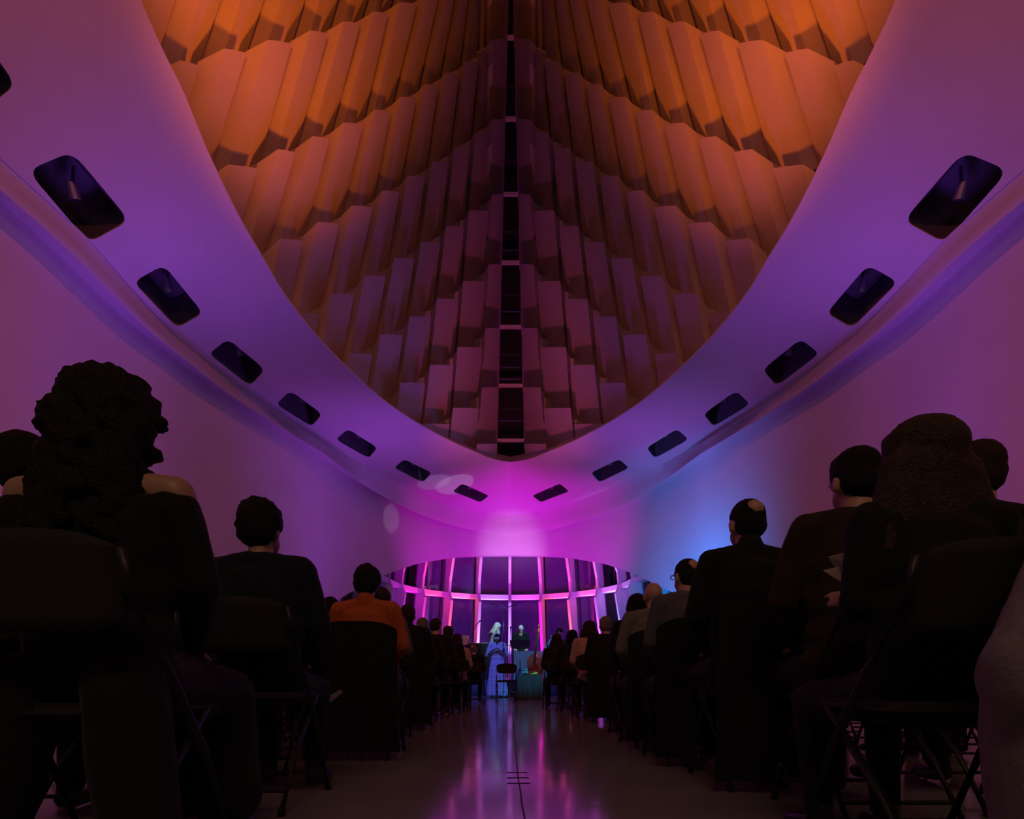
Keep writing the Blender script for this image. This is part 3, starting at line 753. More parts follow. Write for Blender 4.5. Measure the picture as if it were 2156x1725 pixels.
    if glasses:
        gb = bmesh.new(); zz = 0.006
        for s in (-1, 1):
            ring = []
            for k in range(10):
                a = 2*PI*k/10; b_ = 2*PI*(k+1)/10; rx, rz2 = glasses[1], glasses[1]*0.72
                cat_ = 0.008 if glasses[0] == 'white' else 0
                pa = (s*0.033+rx*math.cos(a), 0.094, zz+rz2*math.sin(a)+(cat_ if s*math.cos(a) > 0.3 and math.sin(a) > 0 else 0)); pb = (s*0.033+rx*math.cos(b_), 0.094, zz+rz2*math.sin(b_)+(cat_ if s*math.cos(b_) > 0.3 and math.sin(b_) > 0 else 0))
                cap_geom(gb, pa, glasses[2], pb, glasses[2], 6)
            cap_geom(gb, (s*(0.033+glasses[1]), 0.092, zz+0.005), glasses[2]*0.8, (s*0.080, 0.0, zz+0.004), glasses[2]*0.8, 6)
        cap_geom(gb, (-0.012, 0.098, zz+0.004), glasses[2], (0.012, 0.098, zz+0.004), glasses[2], 6)
        bmesh.ops.transform(gb, matrix=S@HR, verts=gb.verts[:])
        bm_obj('glasses', gb, mat('glasses_'+glasses[0], glasses[3], 0.3), root, True)
    root['pts'] = 0
    del root['pts']
    root_info = dict(root=root, HR=HR, D=D, g=g, S=S)
    return root, root_info

# ------------------------------------------------------------------ folding chair
M_cushion = mat('black_vinyl', (0.010, 0.010, 0.011), 0.85, noise=0.1, nscale=30)
M_chairmetal = mat('chair_metal', (0.03, 0.03, 0.033), 0.5, metal=0.5)
def tube(bm, pts, r, seg=8):
    pts = [Vector(p) for p in pts]; n = len(pts); rings = []
    for i, p in enumerate(pts):
        d = (pts[min(i+1, n-1)]-pts[max(i-1, 0)]).normalized(); q = d.to_track_quat('Z', 'Y')
        rings.append([bm.verts.new(p+q@Vector((r*math.cos(2*PI*k/seg), r*math.sin(2*PI*k/seg), 0))) for k in range(seg)])
    for A, B in zip(rings, rings[1:]):
        # match ring start to limit twist
        best = min(range(seg), key=lambda o: (A[0].co-B[o].co).length); B2 = B[best:]+B[:best]; B[:] = B2
        for k in range(seg): bm.faces.new((A[k], A[(k+1) % seg], B[(k+1) % seg], B[k]))
    bm.faces.new(rings[0][::-1]); bm.faces.new(rings[-1])
def arc(c, r, a0, a1, n, ax='xz'):
    return [Vector((c[0]+r*math.cos(a0+(a1-a0)*k/n), c[1], c[2]+r*math.sin(a0+(a1-a0)*k/n))) for k in range(n+1)]
def rbox(bm, c, s, bev=0.01, rot=None):
    b2 = bmesh.new(); bmesh.ops.create_cube(b2, size=1)
    for v in b2.verts: v.co = Vector((v.co.x*s[0], v.co.y*s[1], v.co.z*s[2]))
    if bev: bmesh.ops.bevel(b2, geom=b2.edges[:], offset=bev, segments=3, affect='EDGES')
    M = Matrix.Translation(Vector(c)) @ (rot.to_matrix().to_4x4() if rot else Matrix.Identity(4))
    bmesh.ops.transform(b2, matrix=M, verts=b2.verts[:])
    me = bpy.data.meshes.new('t'); b2.to_mesh(me); b2.free(); bm.from_mesh(me); bpy.data.meshes.remove(me)
def make_chair():
    root = empty('folding_chair', (0, 0, 0))
    b = bmesh.new(); rbox(b, (0, 0.03, 0.445), (0.40, 0.39, 0.045), 0.018); bm_obj('seat', b, M_cushion, root, True)
    b = bmesh.new()
    # curved padded back
    n = 9
    for k in range(n):
        pass
    V = []; cols = 12; rows = 6
    for sd in (0, 1):
        for rI in range(rows+1):
            for cI in range(cols+1):
                x = -0.205+0.41*cI/cols; z = 0.62+0.215*rI/rows
                ex = abs(x)/0.205; zz = z
                if rI == rows: zz -= 0.035*ex**4
                if rI == 0: zz += 0.02*ex**4
                y = -0.225-0.03*(1-ex*ex)-0.05*(z-0.62)+(0.014 if sd else -0.014)
                V.append(b.verts.new((x, y, zz)))
    def vi(s, r, c): return V[s*(rows+1)*(cols+1)+r*(cols+1)+c]
    for r_ in range(rows):
        for c_ in range(cols):
            b.faces.new((vi(0, r_, c_), vi(0, r_, c_+1), vi(0, r_+1, c_+1), vi(0, r_+1, c_))); b.faces.new((vi(1, r_+1, c_), vi(1, r_+1, c_+1), vi(1, r_, c_+1), vi(1, r_, c_)))
    for r_ in range(rows):
        for c_ in (0, cols): b.faces.new((vi(0, r_, c_), vi(0, r_+1, c_), vi(1, r_+1, c_), vi(1, r_, c_)))
    for c_ in range(cols):
        for r_ in (0, rows): b.faces.new((vi(0, r_, c_), vi(1, r_, c_), vi(1, r_, c_+1), vi(0, r_, c_+1)))
    bm_obj('backrest', b, M_cushion, root, True)
    for s in (-1, 1):
        b = bmesh.new(); tube(b, [(s*0.215, 0.26, 0.012), (s*0.215, 0.10, 0.32), (s*0.215, -0.08, 0.55), (s*0.215, -0.235, 0.72), (s*0.213, -0.25, 0.80)], 0.011); bm_obj('leg', b, M_chairmetal, root, True)
        b = bmesh.new(); tube(b, [(s*0.198, -0.27, 0.012), (s*0.198, -0.12, 0.22), (s*0.198, 0.14, 0.44)], 0.011); bm_obj('leg', b, M_chairmetal, root, True)
        b = bmesh.new(); 
        for y in (0.26, ): tube(b, [(s*0.215, y+0.008, 0.0), (s*0.215, y, 0.03)], 0.015)
        bm_obj('foot_cap', b, M_cushion, root, True)
        b = bmesh.new(); tube(b, [(s*0.198, -0.278, 0.0), (s*0.198, -0.26, 0.03)], 0.015); bm_obj('foot_cap', b, M_cushion, root, True)
    b = bmesh.new(); tube(b, [(-0.215, 0.225, 0.09), (0.215, 0.225, 0.09)], 0.008); bm_obj('stretcher', b, M_chairmetal, root, True)
    b = bmesh.new(); tube(b, [(-0.198, -0.235, 0.09), (0.198, -0.235, 0.09)], 0.008); bm_obj('stretcher', b, M_chairmetal, root, True)
    return root
def dup(root, loc, rz, label):
    r = root.copy(); COL.objects.link(r); r.location = loc; r.rotation_euler = (0, 0, rz); r['label'] = label
    for ch in root.children:
        c = ch.copy(); COL.objects.link(c); c.parent = r
    return r
CH0 = make_chair(); tag(CH0, 'x', 'chair', 'folding chairs of the audience')
chair_used = [False]
def chair(x, y, rz, label, group='folding chairs of the audience'):
    if not chair_used[0]:
        chair_used[0] = True; CH0.location = (x, y, 0); CH0.rotation_euler = (0, 0, rz); CH0['label'] = label; CH0['group'] = group; return CH0
    r = dup(CH0, (x, y, 0), rz, label); r['group'] = group
    return r

# ------------------------------------------------------------------ the audience
BLACK = ('black', (0.010, 0.010, 0.012)); NAVY = ('navy', (0.010, 0.012, 0.022)); CHAR = ('charcoal', (0.016, 0.016, 0.018))
GREYC = ('grey', (0.17, 0.155, 0.14)); BROWN = ('brown', (0.030, 0.018, 0.012)); RUST = ('rust', (0.50, 0.11, 0.03)); PINK = ('pale_pink', (0.42, 0.30, 0.27)); SLATE = ('slate', (0.10, 0.095, 0.12)); CREAM = ('cream', (0.5, 0.42, 0.36))
HD = ('black', (0.007, 0.006, 0.006)); HB = ('brown', (0.030, 0.018, 0.011)); HG = ('grey', (0.16, 0.14, 0.13)); HW = ('white', (0.55, 0.53, 0.50))
AUD = 'audience seated along the aisle'
def seat_person(px, ptop, Y, label, chlabel=None, hairtop=0.0, crz=0.0, ch=True, **kw):
    X = CX+(px-VX)*Y/F; zt = EYE+(VY-ptop)*Y/F-hairtop
    sc = zt/1.34
    vox = 0.012 if Y < 5 else (0.015 if Y < 8 else 0.018)
    if 'voxel' not in kw: kw['voxel'] = vox
    D = person((X, Y, 0), kw.pop('rz', 0.0), label, sc=sc, group=AUD, **kw)
    if ch: chair(X+kw.get('cdx', 0), Y-0.0, crz, chlabel or ('black folding chair under the '+label.split(' with ')[0].split(',')[0]))
    return D

#AUDIENCE_BEGIN
P_ = {}
P_['L1'] = seat_person(212, 800, 1.50, 'woman with long curly dark hair in an off-shoulder black top, nearest at left', 'black folding chair under the curly-haired woman at the near left', 0.0, hair='curly', hairc=HD, top=BLACK, neckline='off', skin_i=1, wide=1.12, tilt=0.05, turn=0.15, seed=3, J=dict(elb=(0.245, 0.04, 0.80)), skirt=(0.16, 0.36, 0.16, 0.15))
P_['L1b'] = seat_person(40, 912, 1.95, 'dark-haired person half hidden behind the curly-haired woman at the far left', 'black folding chair hidden behind the curly-haired woman', hair='short', hairc=HD, top=BLACK, seed=4)
P_['L2'] = seat_person(545, 1062, 2.52, 'man with thick rounded black hair and bare neck in a dark navy jacket', 'black folding chair under the man with thick rounded hair', hair='full', hairc=HD, top=NAVY, skin_i=1, wide=1.1, seed=5, turn=-0.2, tilt=-0.05)
P_['L2b'] = seat_person(563, 1157, 3.45, 'person whose dark head shows just right of the neck of the man with rounded hair', 'black folding chair hidden in front of the man with rounded hair', hair='cropped', hairc=HB, top=BLACK, seed=6)
P_['L3'] = seat_person(632, 1221, 4.55, 'close-cropped man in glasses turned right, showing past the shoulder of the man in navy', 'black folding chair under the close-cropped man in glasses', hair='cropped', hairc=HB, top=BLACK, seed=7, turn=-0.5, glasses=('dark', 0.022, 0.003, (0.02, 0.02, 0.02)))
P_['L4'] = seat_person(770, 1197, 4.03, 'man with parted dark hair in a rust orange shirt, bending his head', 'black folding chair behind the rust orange shirt', hair='full', hairc=HD, top=RUST, skin_i=0, seed=8, wide=1.08, tilt=0.1, nod=0.15, collar=True)
P_['L4b'] = seat_person(800, 1240, 5.0, 'woman with shoulder-length dark hair beside the man in the rust orange shirt', 'black folding chair under the woman beside the rust orange shirt', hair='long', hairc=HB, top=SLATE, seed=9)
P_['L5'] = seat_person(858, 1274, 6.2, 'man with short brown hair and dark suit, a pale programme at his elbow', 'black folding chair under the short-haired man in a dark suit', hair='short', hairc=HB, top=BLACK, seed=10, wide=1.08, collar=True)
P_['L6'] = seat_person(889, 1302, 7.45, 'grey-haired person in black in front of the man in the dark suit', 'black folding chair under the grey-haired person in black', hair='short', hairc=HG, top=BLACK, seed=11)
P_['L7'] = seat_person(917, 1302, 8.1, 'dark-haired man with a visible right ear, in front of the grey-haired person', 'black folding chair under the man with the visible ear', hair='cropped', hairc=HB, top=CHAR, seed=12, turn=-0.3)
P_['L8'] = seat_person(943, 1319, 8.9, 'brown-haired person in a dark top, left of the aisle below the orange mullion', 'black folding chair under the brown-haired person in a dark top', hair='short', hairc=HB, top=CHAR, seed=13)
P_['L9'] = seat_person(962, 1336, 10.0, 'person with chin-length hair and a pale pink sleeve near the front left', 'black folding chair under the person in pale pink', hair='bob', hairc=HB, top=PINK, seed=14)
P_['L10'] = seat_person(997, 1357, 12.0, 'bald man in the front left row lit teal by the stage', 'black folding chair under the bald man in the front left row', hair='balding', hairc=HG, top=BLACK, seed=15, turn=-0.3, bottom=CHAR)
P_['R0'] = seat_person(1960, 886, 1.58, 'woman with long straight brown hair in a black coat, holding a programme', 'black folding chair under the long-haired woman at the near right', hair='long', hairc=('chestnut', (0.045, 0.028, 0.018)), top=BLACK, seed=16, wide=1.02, turn=0.1, hair_scale=1.28, J=dict(wriL=(-0.10, 0.20, 0.82), elbL=(-0.20, 0.02, 0.80), hdirL=(-0.1, 0.8, 0.5)))
P_['R0b'] = seat_person(2070, 930, 2.5, 'dark-haired person showing over the right shoulder of the long-haired woman', 'black folding chair hidden behind the long-haired woman', hair='short', hairc=HB, top=BLACK, seed=17)
P_['R1'] = seat_person(1812, 944, 2.30, 'broad man with short thick black hair in a dark brown jacket', 'black folding chair under the broad man in dark brown', hair='short', hairc=HD, top=BROWN, seed=18, wide=1.12, turn=0.1, nod=0.1)
P_['R2'] = seat_person(1578, 1050, 3.0, 'balding man with a bare crown in a black jacket, in front of the broad man', 'black folding chair under the balding man in black', hair='balding', hairc=HD, top=BLACK, seed=19, wide=1.02, turn=0.15, collar=True)
P_['R3'] = seat_person(1448, 1176, 3.78, 'man with thinning hair, glasses and a slate grey shirt against the blue wall', 'black folding chair behind the slate grey shirt', hair='balding', hairc=HD, top=SLATE, seed=20, turn=0.35, glasses=('dark', 0.022, 0.003, (0.02, 0.02, 0.02)))
P_['R4'] = seat_person(1378, 1226, 4.65, 'bald man with prominent right ear in a grey-beige shirt', 'black folding chair behind the grey-beige shirt', hair='none', top=GREYC, seed=21, wide=1.12, tilt=-0.05)
P_['R4b'] = seat_person(1343, 1253, 5.4, 'woman with pinned dark hair left of the bald man in grey-beige', 'black folding chair under the woman with pinned hair', hair='bob', hairc=HD, top=BLACK, seed=22)
P_['R5'] = seat_person(1276, 1299, 7.2, 'grey-haired person in black with a thin necklace, right of the woman in pale pink', 'black folding chair under the grey-haired person with a necklace', hair='short', hairc=HG, top=BLACK, seed=23, bottom=BROWN)
P_['R6'] = seat_person(1243, 1307, 7.95, 'woman with shoulder-length brown hair in a pale pink blouse, bending forward', 'black folding chair behind the pale pink blouse', hair='long', hairc=HB, top=PINK, seed=24, lean=0.1)
P_['R7'] = seat_person(1205, 1328, 9.2, 'person with rounded black hair in black, second from the stage on the right', 'black folding chair under the person with rounded black hair', hair='bob', hairc=HD, top=BLACK, seed=25)
P_['R8'] = seat_person(1172, 1336, 10.1, 'long-haired person in a dark top at the aisle, beside the double bass', 'black folding chair with a gap under its back near the double bass', hair='long', hairc=HB, top=CHAR, seed=26)
P_['R9'] = seat_person(1226, 1345, 11.3, 'dark head farthest on the right of the aisle, below the orange mullion', 'black folding chair farthest on the right', hair='short', hairc=HD, top=BLACK, seed=27)
P_['R9b'] = seat_person(1303, 1333, 9.6, 'dark-haired person just right of the grey-haired person with a necklace', 'black folding chair right of the necklace wearer', hair='short', hairc=HD, top=BLACK, seed=28)
#AUDIENCE_END
# ------------------------------------------------------------------ the stage and its players
STG = 0.45
ST0 = empty('stage_platform', (0, 18.8, 0)); tag(ST0, 'low dark stage platform with a blue-lit skirt in front of the curved window', 'stage')
def pbox(name, x0, x1, y0, y1, z0, z1, m, parent, off=(0, 0, 0), bev=0.006):
    bm = bmesh.new(); rbox(bm, ((x0+x1)/2-off[0], (y0+y1)/2-off[1], (z0+z1)/2-off[2]), (x1-x0, y1-y0, z1-z0), bev); return bm_obj(name, bm, m, parent)
M_cloth_black = cloth('stage_black', (0.02, 0.02, 0.025)); M_skirt = cloth('skirt_blue', (0.05, 0.06, 0.14))
pbox('deck', -3.2, 3.2, 16.9, 21.2, STG-0.06, STG, mat('deck_black', (0.02, 0.02, 0.02), 0.4), ST0, (0, 18.8, 0))
def pleat(name, x0, x1, y, z0, z1, m, parent, amp=0.02, wl=0.16, n=160, t=0.01, phase=0):
    V = []; Fc = []
    for k in range(n+1):
        x = x0+(x1-x0)*k/n; dy = amp*math.sin(2*PI*x/wl+phase)+amp*0.5*math.sin(2*PI*x/(wl*0.43))
        V += [Vector((x, y+dy*1.4, z0)), Vector((x, y+dy*0.8, (z0+z1)/2)), Vector((x, y+dy*0.25, z1))]
    for k in range(n):
        for q in (0, 1): Fc.append((3*k+q, 3*k+3+q, 3*k+4+q, 3*k+1+q))
    o = mesh_obj(name, V, Fc, m, parent, True); thicken(o, t, 0); return o
pleat('skirt', -3.2, 3.2, -1.93, 0.0, STG-0.02, M_skirt, ST0)
# draped keyboard table on the left of the stage
def draped_table(name, cx, cy, z0, z1, w, d, label, m, seed=0, cat='table', amp=0.025):
    r = empty(name, (cx, cy, z0)); tag(r, label, cat); rnd = random.Random(seed)
    h = z1-z0
    pbox('table_top', -w/2+0.02, w/2-0.02, -d/2+0.02, d/2-0.02, h-0.04, h-0.012, mat('table_board', (0.1, 0.08, 0.07), 0.6), r)
    for sx in (-1, 1):
        for sy in (-1, 1):
            b = bmesh.new(); tube(b, [(sx*(w/2-0.06), sy*(d/2-0.06), 0), (sx*(w/2-0.06), sy*(d/2-0.06), h-0.03)], 0.014); bm_obj('leg', b, M_chairmetal, r, True)
    V = []; Fc = []; N = 120; levels = 8; per = 2*(w+d)
    def edge(s):
        s = s % per
        if s < w: return Vector((-w/2+s, -d/2, 0)), Vector((0, -1, 0))
        s -= w
        if s < d: return Vector((w/2, -d/2+s, 0)), Vector((1, 0, 0))
        s -= d
        if s < w: return Vector((w/2-s, d/2, 0)), Vector((0, 1, 0))
        s -= w
        return Vector((-w/2, d/2-s, 0)), Vector((-1, 0, 0))
    ph = [rnd.uniform(0, 6) for _ in range(3)]
    for l in range(levels+1):
        t = l/levels
        for k in range(N):
            s = per*k/N; p, nrm = edge(s); c = abs(math.sin(PI*(s % (w+d))/(w+d)))
            f = amp*(math.sin(2*PI*k*9/N+ph[0])+0.6*math.sin(2*PI*k*16/N+ph[1])+0.4*math.sin(2*PI*k*23/N+ph[2]))
            off = 0.012+t*(f+0.03)
            V.append(p+nrm*max(0.008, off)+Vector((0, 0, h*(1-t)+0.004*(1-t)+0.006)))
    for l in range(levels):
        for k in range(N): Fc.append((l*N+k, (l+1)*N+k, (l+1)*N+(k+1) % N, l*N+(k+1) % N))
    Fc.append(tuple(range(N)))
    o = mesh_obj('cloth_cover', V, Fc, m, r, True); thicken(o, 0.006, 1); smooth_by_angle(o, 60)
    return r
draped_table('draped_table', -0.84, 17.2, STG, 1.44, 1.0, 0.5, 'tall table under a black cloth in front of the blonde woman on stage', M_cloth_black, 2)
draped_table('draped_table', 1.0, 17.9, STG, 1.30, 1.9, 0.5, 'long table under a dark blue cloth behind the music stand', M_skirt, 3)
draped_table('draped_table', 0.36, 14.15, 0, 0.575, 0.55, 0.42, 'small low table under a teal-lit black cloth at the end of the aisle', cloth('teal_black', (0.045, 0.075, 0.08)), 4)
# keyboard
kb = empty('keyboard', (-0.84, 17.2, 1.455)); tag(kb, 'slim black stage keyboard lying on the tall draped table', 'keyboard')
pbox('case', -0.5, 0.5, -0.13, 0.13, 0, 0.06, M_darkmetal, kb); 
b = bmesh.new()
for k in range(30): rbox(b, (-0.45+0.031*k, -0.04, 0.065), (0.027, 0.14, 0.012), 0)
bm_obj('keys', b, mat('ivory_keys', (0.7, 0.7, 0.68), 0.3), kb)
# sheets on stage
def paper(loc, rot, label, w=0.21, h=0.297, name='programme_sheet', fold=True, grp=None, col=(0.62, 0.55, 0.48), cat='paper'):
    r = []
    V = []; n = 6
    for k in range(n+1):
        t = k/n; a = 0.35*math.sin(t*PI)*0.06
        V += [Vector((-w/2+w*t, -h/2, a)), Vector((-w/2+w*t, h/2, a+0.004))]
    o = mesh_obj(name, V, [(2*k, 2*k+2, 2*k+3, 2*k+1) for k in range(n)], mat('paper_%d' % int(col[0]*100), col, 0.7, noise=0.03, nscale=15)); thicken(o, 0.0015, 0)
    o.location = loc; o.rotation_euler = rot; tag(o, label, cat, grp); return o
paper((-1.34, 17.12, 1.60), (1.15, 0, 0.2), 'white sheet of music glowing at the left edge of the stage', 0.22, 0.30, 'music_sheet', col=(0.8, 0.8, 0.8))
# mic stands
def mic(bm_parent, loc, rot, name='microphone'):
    b = bmesh.new(); M = Matrix.Translation(Vector(loc)) @ rot.to_matrix().to_4x4()
    cap_geom(b, (0, 0, 0), 0.010, (0, 0, 0.12), 0.013, 10); ell_geom(b, (0, 0, 0.15), (0.024, 0.024, 0.032), None, 12, 8)
    bmesh.ops.transform(b, matrix=M, verts=b.verts[:]); return bm_obj(name, b, mat('mic_black', (0.03, 0.03, 0.03), 0.35, metal=0.4), bm_parent, True)
M_stand = mat('stand_steel', (0.22, 0.24, 0.26), 0.3, metal=0.9)
def tripod(loc, h, label, name='microphone_stand', pole_r=0.012, base='tripod', m=None):
    m = m or M_stand
    r = empty(name, loc); tag(r, label, 'stand')
    b = bmesh.new(); tube(b, [(0, 0, 0.12), (0, 0, h*0.55)], pole_r*1.25); tube(b, [(0, 0, h*0.52), (0, 0, h)], pole_r); bm_obj('pole', b, m, r, True)
    b = bmesh.new(); cap_geom(b, (0, 0, h*0.54), pole_r*2, (0, 0, h*0.57), pole_r*2, 10); bm_obj('clamp', b, M_darkmetal, r, True)
    for k in range(3):
        a = k*2*PI/3+0.4; b = bmesh.new(); tube(b, [(0, 0, 0.20), (0.27*math.cos(a), 0.27*math.sin(a), 0.01)], 0.009); bm_obj('leg', b, m, r, True)
    return r
t1 = tripod((floor_at(1060.5, 14.7)), 2.16, 'tall steel microphone stand in front of the singer, topped by two microphones')
b = bmesh.new(); tube(b, [(0, 0, 2.14), (-0.05, 0, 2.24), (-0.13, -0.02, 2.30)], 0.008); tube(b, [(0, 0, 2.14), (0.03, 0, 2.24), (-0.01, -0.02, 2.30)], 0.008); tube(b, [(0, 0, 2.12), (0.08, 0, 2.22), (0.14, -0.02, 2.28)], 0.008); sb = bm_obj('stereo_bar', b, M_stand, t1, True)
mic(sb, (-0.13, -0.02, 2.29), Quaternion((0, 1, 0), -1.2)); mic(sb, (0.14, -0.02, 2.28), Quaternion((0, 1, 0), 1.35)); 
t2 = tripod(floor_at(1073.5, 15.9), 1.35, 'microphone stand with a side arm just right of the singer')
b = bmesh.new(); tube(b, [(0.18, 0, 1.38), (-0.14, 0, 1.38)], 0.010); bm_obj('boom', b, M_stand, t2, True)
b = bmesh.new(); tube(b, [(0.0, 0, 1.35), (0.01, 0, 1.72)], 0.010); ut = bm_obj('upper_tube', b, M_stand, t2, True); mic(ut, (0.01, 0, 1.72), Quaternion((0, 1, 0), 0.08))
for px, Y, h, tip, lab in ((981, 17.0, 0.95, (0.30, 0.0, 1.58), 'boom microphone stand slanting up to the right at the left of the stage'), (1176, 17.6, 1.15, (0.06, 0.0, 1.62), 'boom microphone stand behind the man bending over')):
    p = floor_at(px, Y); p.z = STG; t3 = tripod(p, h, lab); b = bmesh.new(); tube(b, [(-0.12, 0, h-0.12), (0, 0, h), tip], 0.009); bo = bm_obj('boom', b, M_darkmetal, t3, True); mic(bo, tip, Quaternion((0, 1, 0), 0.7))
# music stand
ms = tripod(floor_at(1095, 15.3), 1.30, 'black music stand with a wide tray in front of the white-haired man', 'music_stand', m=M_stand)
b = bmesh.new(); rbox(b, (0, 0, 1.40), (0.50, 0.02, 0.30), 0.006, Quaternion((1, 0, 0), -0.9)); rbox(b, (0, -0.13, 1.29), (0.50, 0.05, 0.012), 0.003); bm_obj('tray', b, M_darkmetal, ms)
bm = bmesh.new(); p = floor_at(1200, 17.6); p.z = STG
lt = tripod(p, 1.05, 'music stand with a small lit clip lamp at the right of the stage', 'music_stand')
b = bmesh.new(); rbox(b, (0, 0, 1.12), (0.46, 0.02, 0.28), 0.006, Quaternion((1, 0, 0), -0.8)); bm_obj('tray', b, M_darkmetal, lt)
b = bmesh.new(); tube(b, [(-0.1, 0.05, 1.2), (-0.1, 0.03, 1.34), (0.02, 0.0, 1.40), (0.10, 0.0, 1.40)], 0.009); bm_obj('lamp_arm', b, M_stand, lt, True)
ml = bpy.data.materials.new('lamp_glow'); ml.use_nodes = True; ml.node_tree.nodes['Principled BSDF'].inputs['Emission Color'].default_value = (0.4, 0.8, 1, 1); ml.node_tree.nodes['Principled BSDF'].inputs['Emission Strength'].default_value = 2.2
b = bmesh.new(); rbox(b, (0.07, 0.0, 1.388), (0.12, 0.035, 0.012), 0.004); bm_obj('lamp_strip', b, ml, lt)
# double bass
M_wood = mat('varnished_spruce', (0.38, 0.11, 0.03), 0.25, noise=0.25, nscale=9, coat=0.5); M_ebony = mat('ebony', (0.015, 0.012, 0.012), 0.3); M_string = mat('string', (0.5, 0.5, 0.5), 0.3, metal=1)
db = empty('double_bass', (0, 0, 0)); tag(db, 'upright double bass with an orange-brown varnished body leaning beside the stage table', 'double bass')
prof = [(0.0, 0.10), (0.03, 0.24), (0.10, 0.31), (0.22, 0.335), (0.34, 0.29), (0.44, 0.215), (0.52, 0.195), (0.62, 0.215), (0.72, 0.255), (0.84, 0.262), (0.94, 0.22), (1.02, 0.12), (1.08, 0.05), (1.10, 0.03)]
def outline(n=56):
    zs = np.linspace(0, 1.10, n); w = np.interp(zs, [p[0] for p in prof], [p[1] for p in prof]); w = np.convolve(np.pad(w, 2, mode='edge'), np.ones(5)/5, 'valid')
    return [(w[k], zs[k]) for k in range(n)]+[(-w[k], zs[k]) for k in range(n-1, -1, -1)]
ol = outline()
b = bmesh.new(); lay = []
for y, sc_ in ((-0.135, 0.86), (-0.115, 0.985), (-0.09, 1.0), (-0.08, 0.97), (0.08, 0.97), (0.09, 1.0), (0.115, 0.985), (0.13, 0.88)):
    lay.append([b.verts.new((x*sc_, y, 0.55+(z-0.55)*(0.94+0.06*sc_))) for x, z in ol])
for A, B in zip(lay, lay[1:]):
    for k in range(len(ol)): b.faces.new((A[k], A[(k+1) % len(ol)], B[(k+1) % len(ol)], B[k]))
b.faces.new(lay[0]); b.faces.new(lay[-1][::-1])
bm_obj('body', b, M_wood, db, True)
b = bmesh.new(); rbox(b, (0, -0.13, 1.34), (0.045, 0.05, 0.62), 0.015); bm_obj('neck', b, M_wood, db)
b = bmesh.new(); rbox(b, (0, -0.165, 1.18), (0.055, 0.018, 0.92), 0.006, Quaternion((1, 0, 0), 0.02)); bm_obj('fingerboard', b, M_ebony, db)
b = bmesh.new(); rbox(b, (0, -0.11, 1.72), (0.06, 0.09, 0.18), 0.02); tube(b, [(0, -0.10, 1.78)]+[(0, -0.12+0.045*math.cos(a*0.9), 1.86+0.045*math.sin(a*0.9)) for a in range(0, 8)], 0.018); scr = bm_obj('scroll', b, M_wood, db, True)
for k in range(4):
    b = bmesh.new(); sd = -1 if k % 2 else 1; tube(b, [(sd*0.03, -0.11, 1.67+0.035*k), (sd*0.11, -0.11, 1.67+0.035*k)], 0.008); rbox(b, (sd*0.115, -0.11, 1.67+0.035*k), (0.012, 0.03, 0.04), 0.004); bm_obj('tuning_peg', b, M_string, scr)
b = bmesh.new(); rbox(b, (0, -0.19, 0.48), (0.15, 0.02, 0.13), 0.01); bm_obj('bridge', b, mat('maple', (0.6, 0.42, 0.22), 0.5), db)
b = bmesh.new(); rbox(b, (0, -0.19, 0.20), (0.085, 0.018, 0.30), 0.01); bm_obj('tailpiece', b, M_ebony, db)
for k in range(4):
    x = (k-1.5)*0.016; b = bmesh.new(); tube(b, [(x*1.4, -0.20, 0.34), (x*2.0, -0.265, 0.55), (x*0.8, -0.18, 1.64)], 0.0035, 5); bm_obj('string', b, M_string, db)
for s in (-1, 1):
    b = bmesh.new(); tube(b, [(s*0.10, -0.136, 0.56), (s*0.085, -0.138, 0.50), (s*0.12, -0.138, 0.42), (s*0.105, -0.136, 0.37)], 0.007, 6); bm_obj('sound_hole', b, M_ebony, db)
b = bmesh.new(); tube(b, [(0, 0, 0.02), (0, 0, -0.20)], 0.008); ell_geom(b, (0, 0, -0.2), (0.014, 0.014, 0.014)); bm_obj('endpin', b, M_string, db, True)
pb = at(1123, 1427, 16.4); db.location = (pb.x, 16.4, 0.21); db.rotation_euler = (0.0, 0.13, -0.5); db.scale = (0.93, 0.93, 0.93)
# chair and table things
chair(floor_at(1065.5, 13.1).x, 13.3, 0.06, 'empty black folding chair at the end of the aisle in front of the singer', 'empty chair')
pot = empty('teal_pot', (0.27, 14.10, 0.59)); tag(pot, 'round teal pot with a lid and two pale spots on the small draped table', 'pot')
b = bmesh.new(); ell_geom(b, (0, 0, 0.055), (0.085, 0.075, 0.06), None, 24, 14); bm_obj('bowl', b, mat('teal_glaze', (0.03, 0.30, 0.33), 0.3), pot, True)
b = bmesh.new(); ell_geom(b, (0.0, 0, 0.11), (0.07, 0.065, 0.035), None, 24, 12); cap_geom(b, (0.0, -0.03, 0.115), 0.03, (0.055, -0.06, 0.10), 0.012); bm_obj('lid', b, mat('teal_cloth', (0.05, 0.35, 0.36), 0.6), pot, True)
for s in (-1, 1):
    b = bmesh.new(); ell_geom(b, (s*0.045, -0.062, 0.055), (0.017, 0.01, 0.017)); bm_obj('pale_spot', b, mat('pale_glaze', (0.7, 0.8, 0.7), 0.3), pot, True)
cl = skin('folded_cloth', [('e', (0, 0, 0.02), (0.08, 0.05, 0.022)), ('e', (0.03, 0, 0.045), (0.05, 0.04, 0.03)), ('e', (-0.05, 0.01, 0.02), (0.05, 0.04, 0.018)), ('c', (-0.1, 0, 0.01), 0.012, (0.06, 0.02, 0.04), 0.015)], 0.008, cloth('lime', (0.55, 0.68, 0.10)), None, 1, None, 0.004, 40)
cl.location = (0.49, 14.10, 0.588); tag(cl, 'crumpled lime green cloth on the small draped table beside the teal pot', 'cloth')
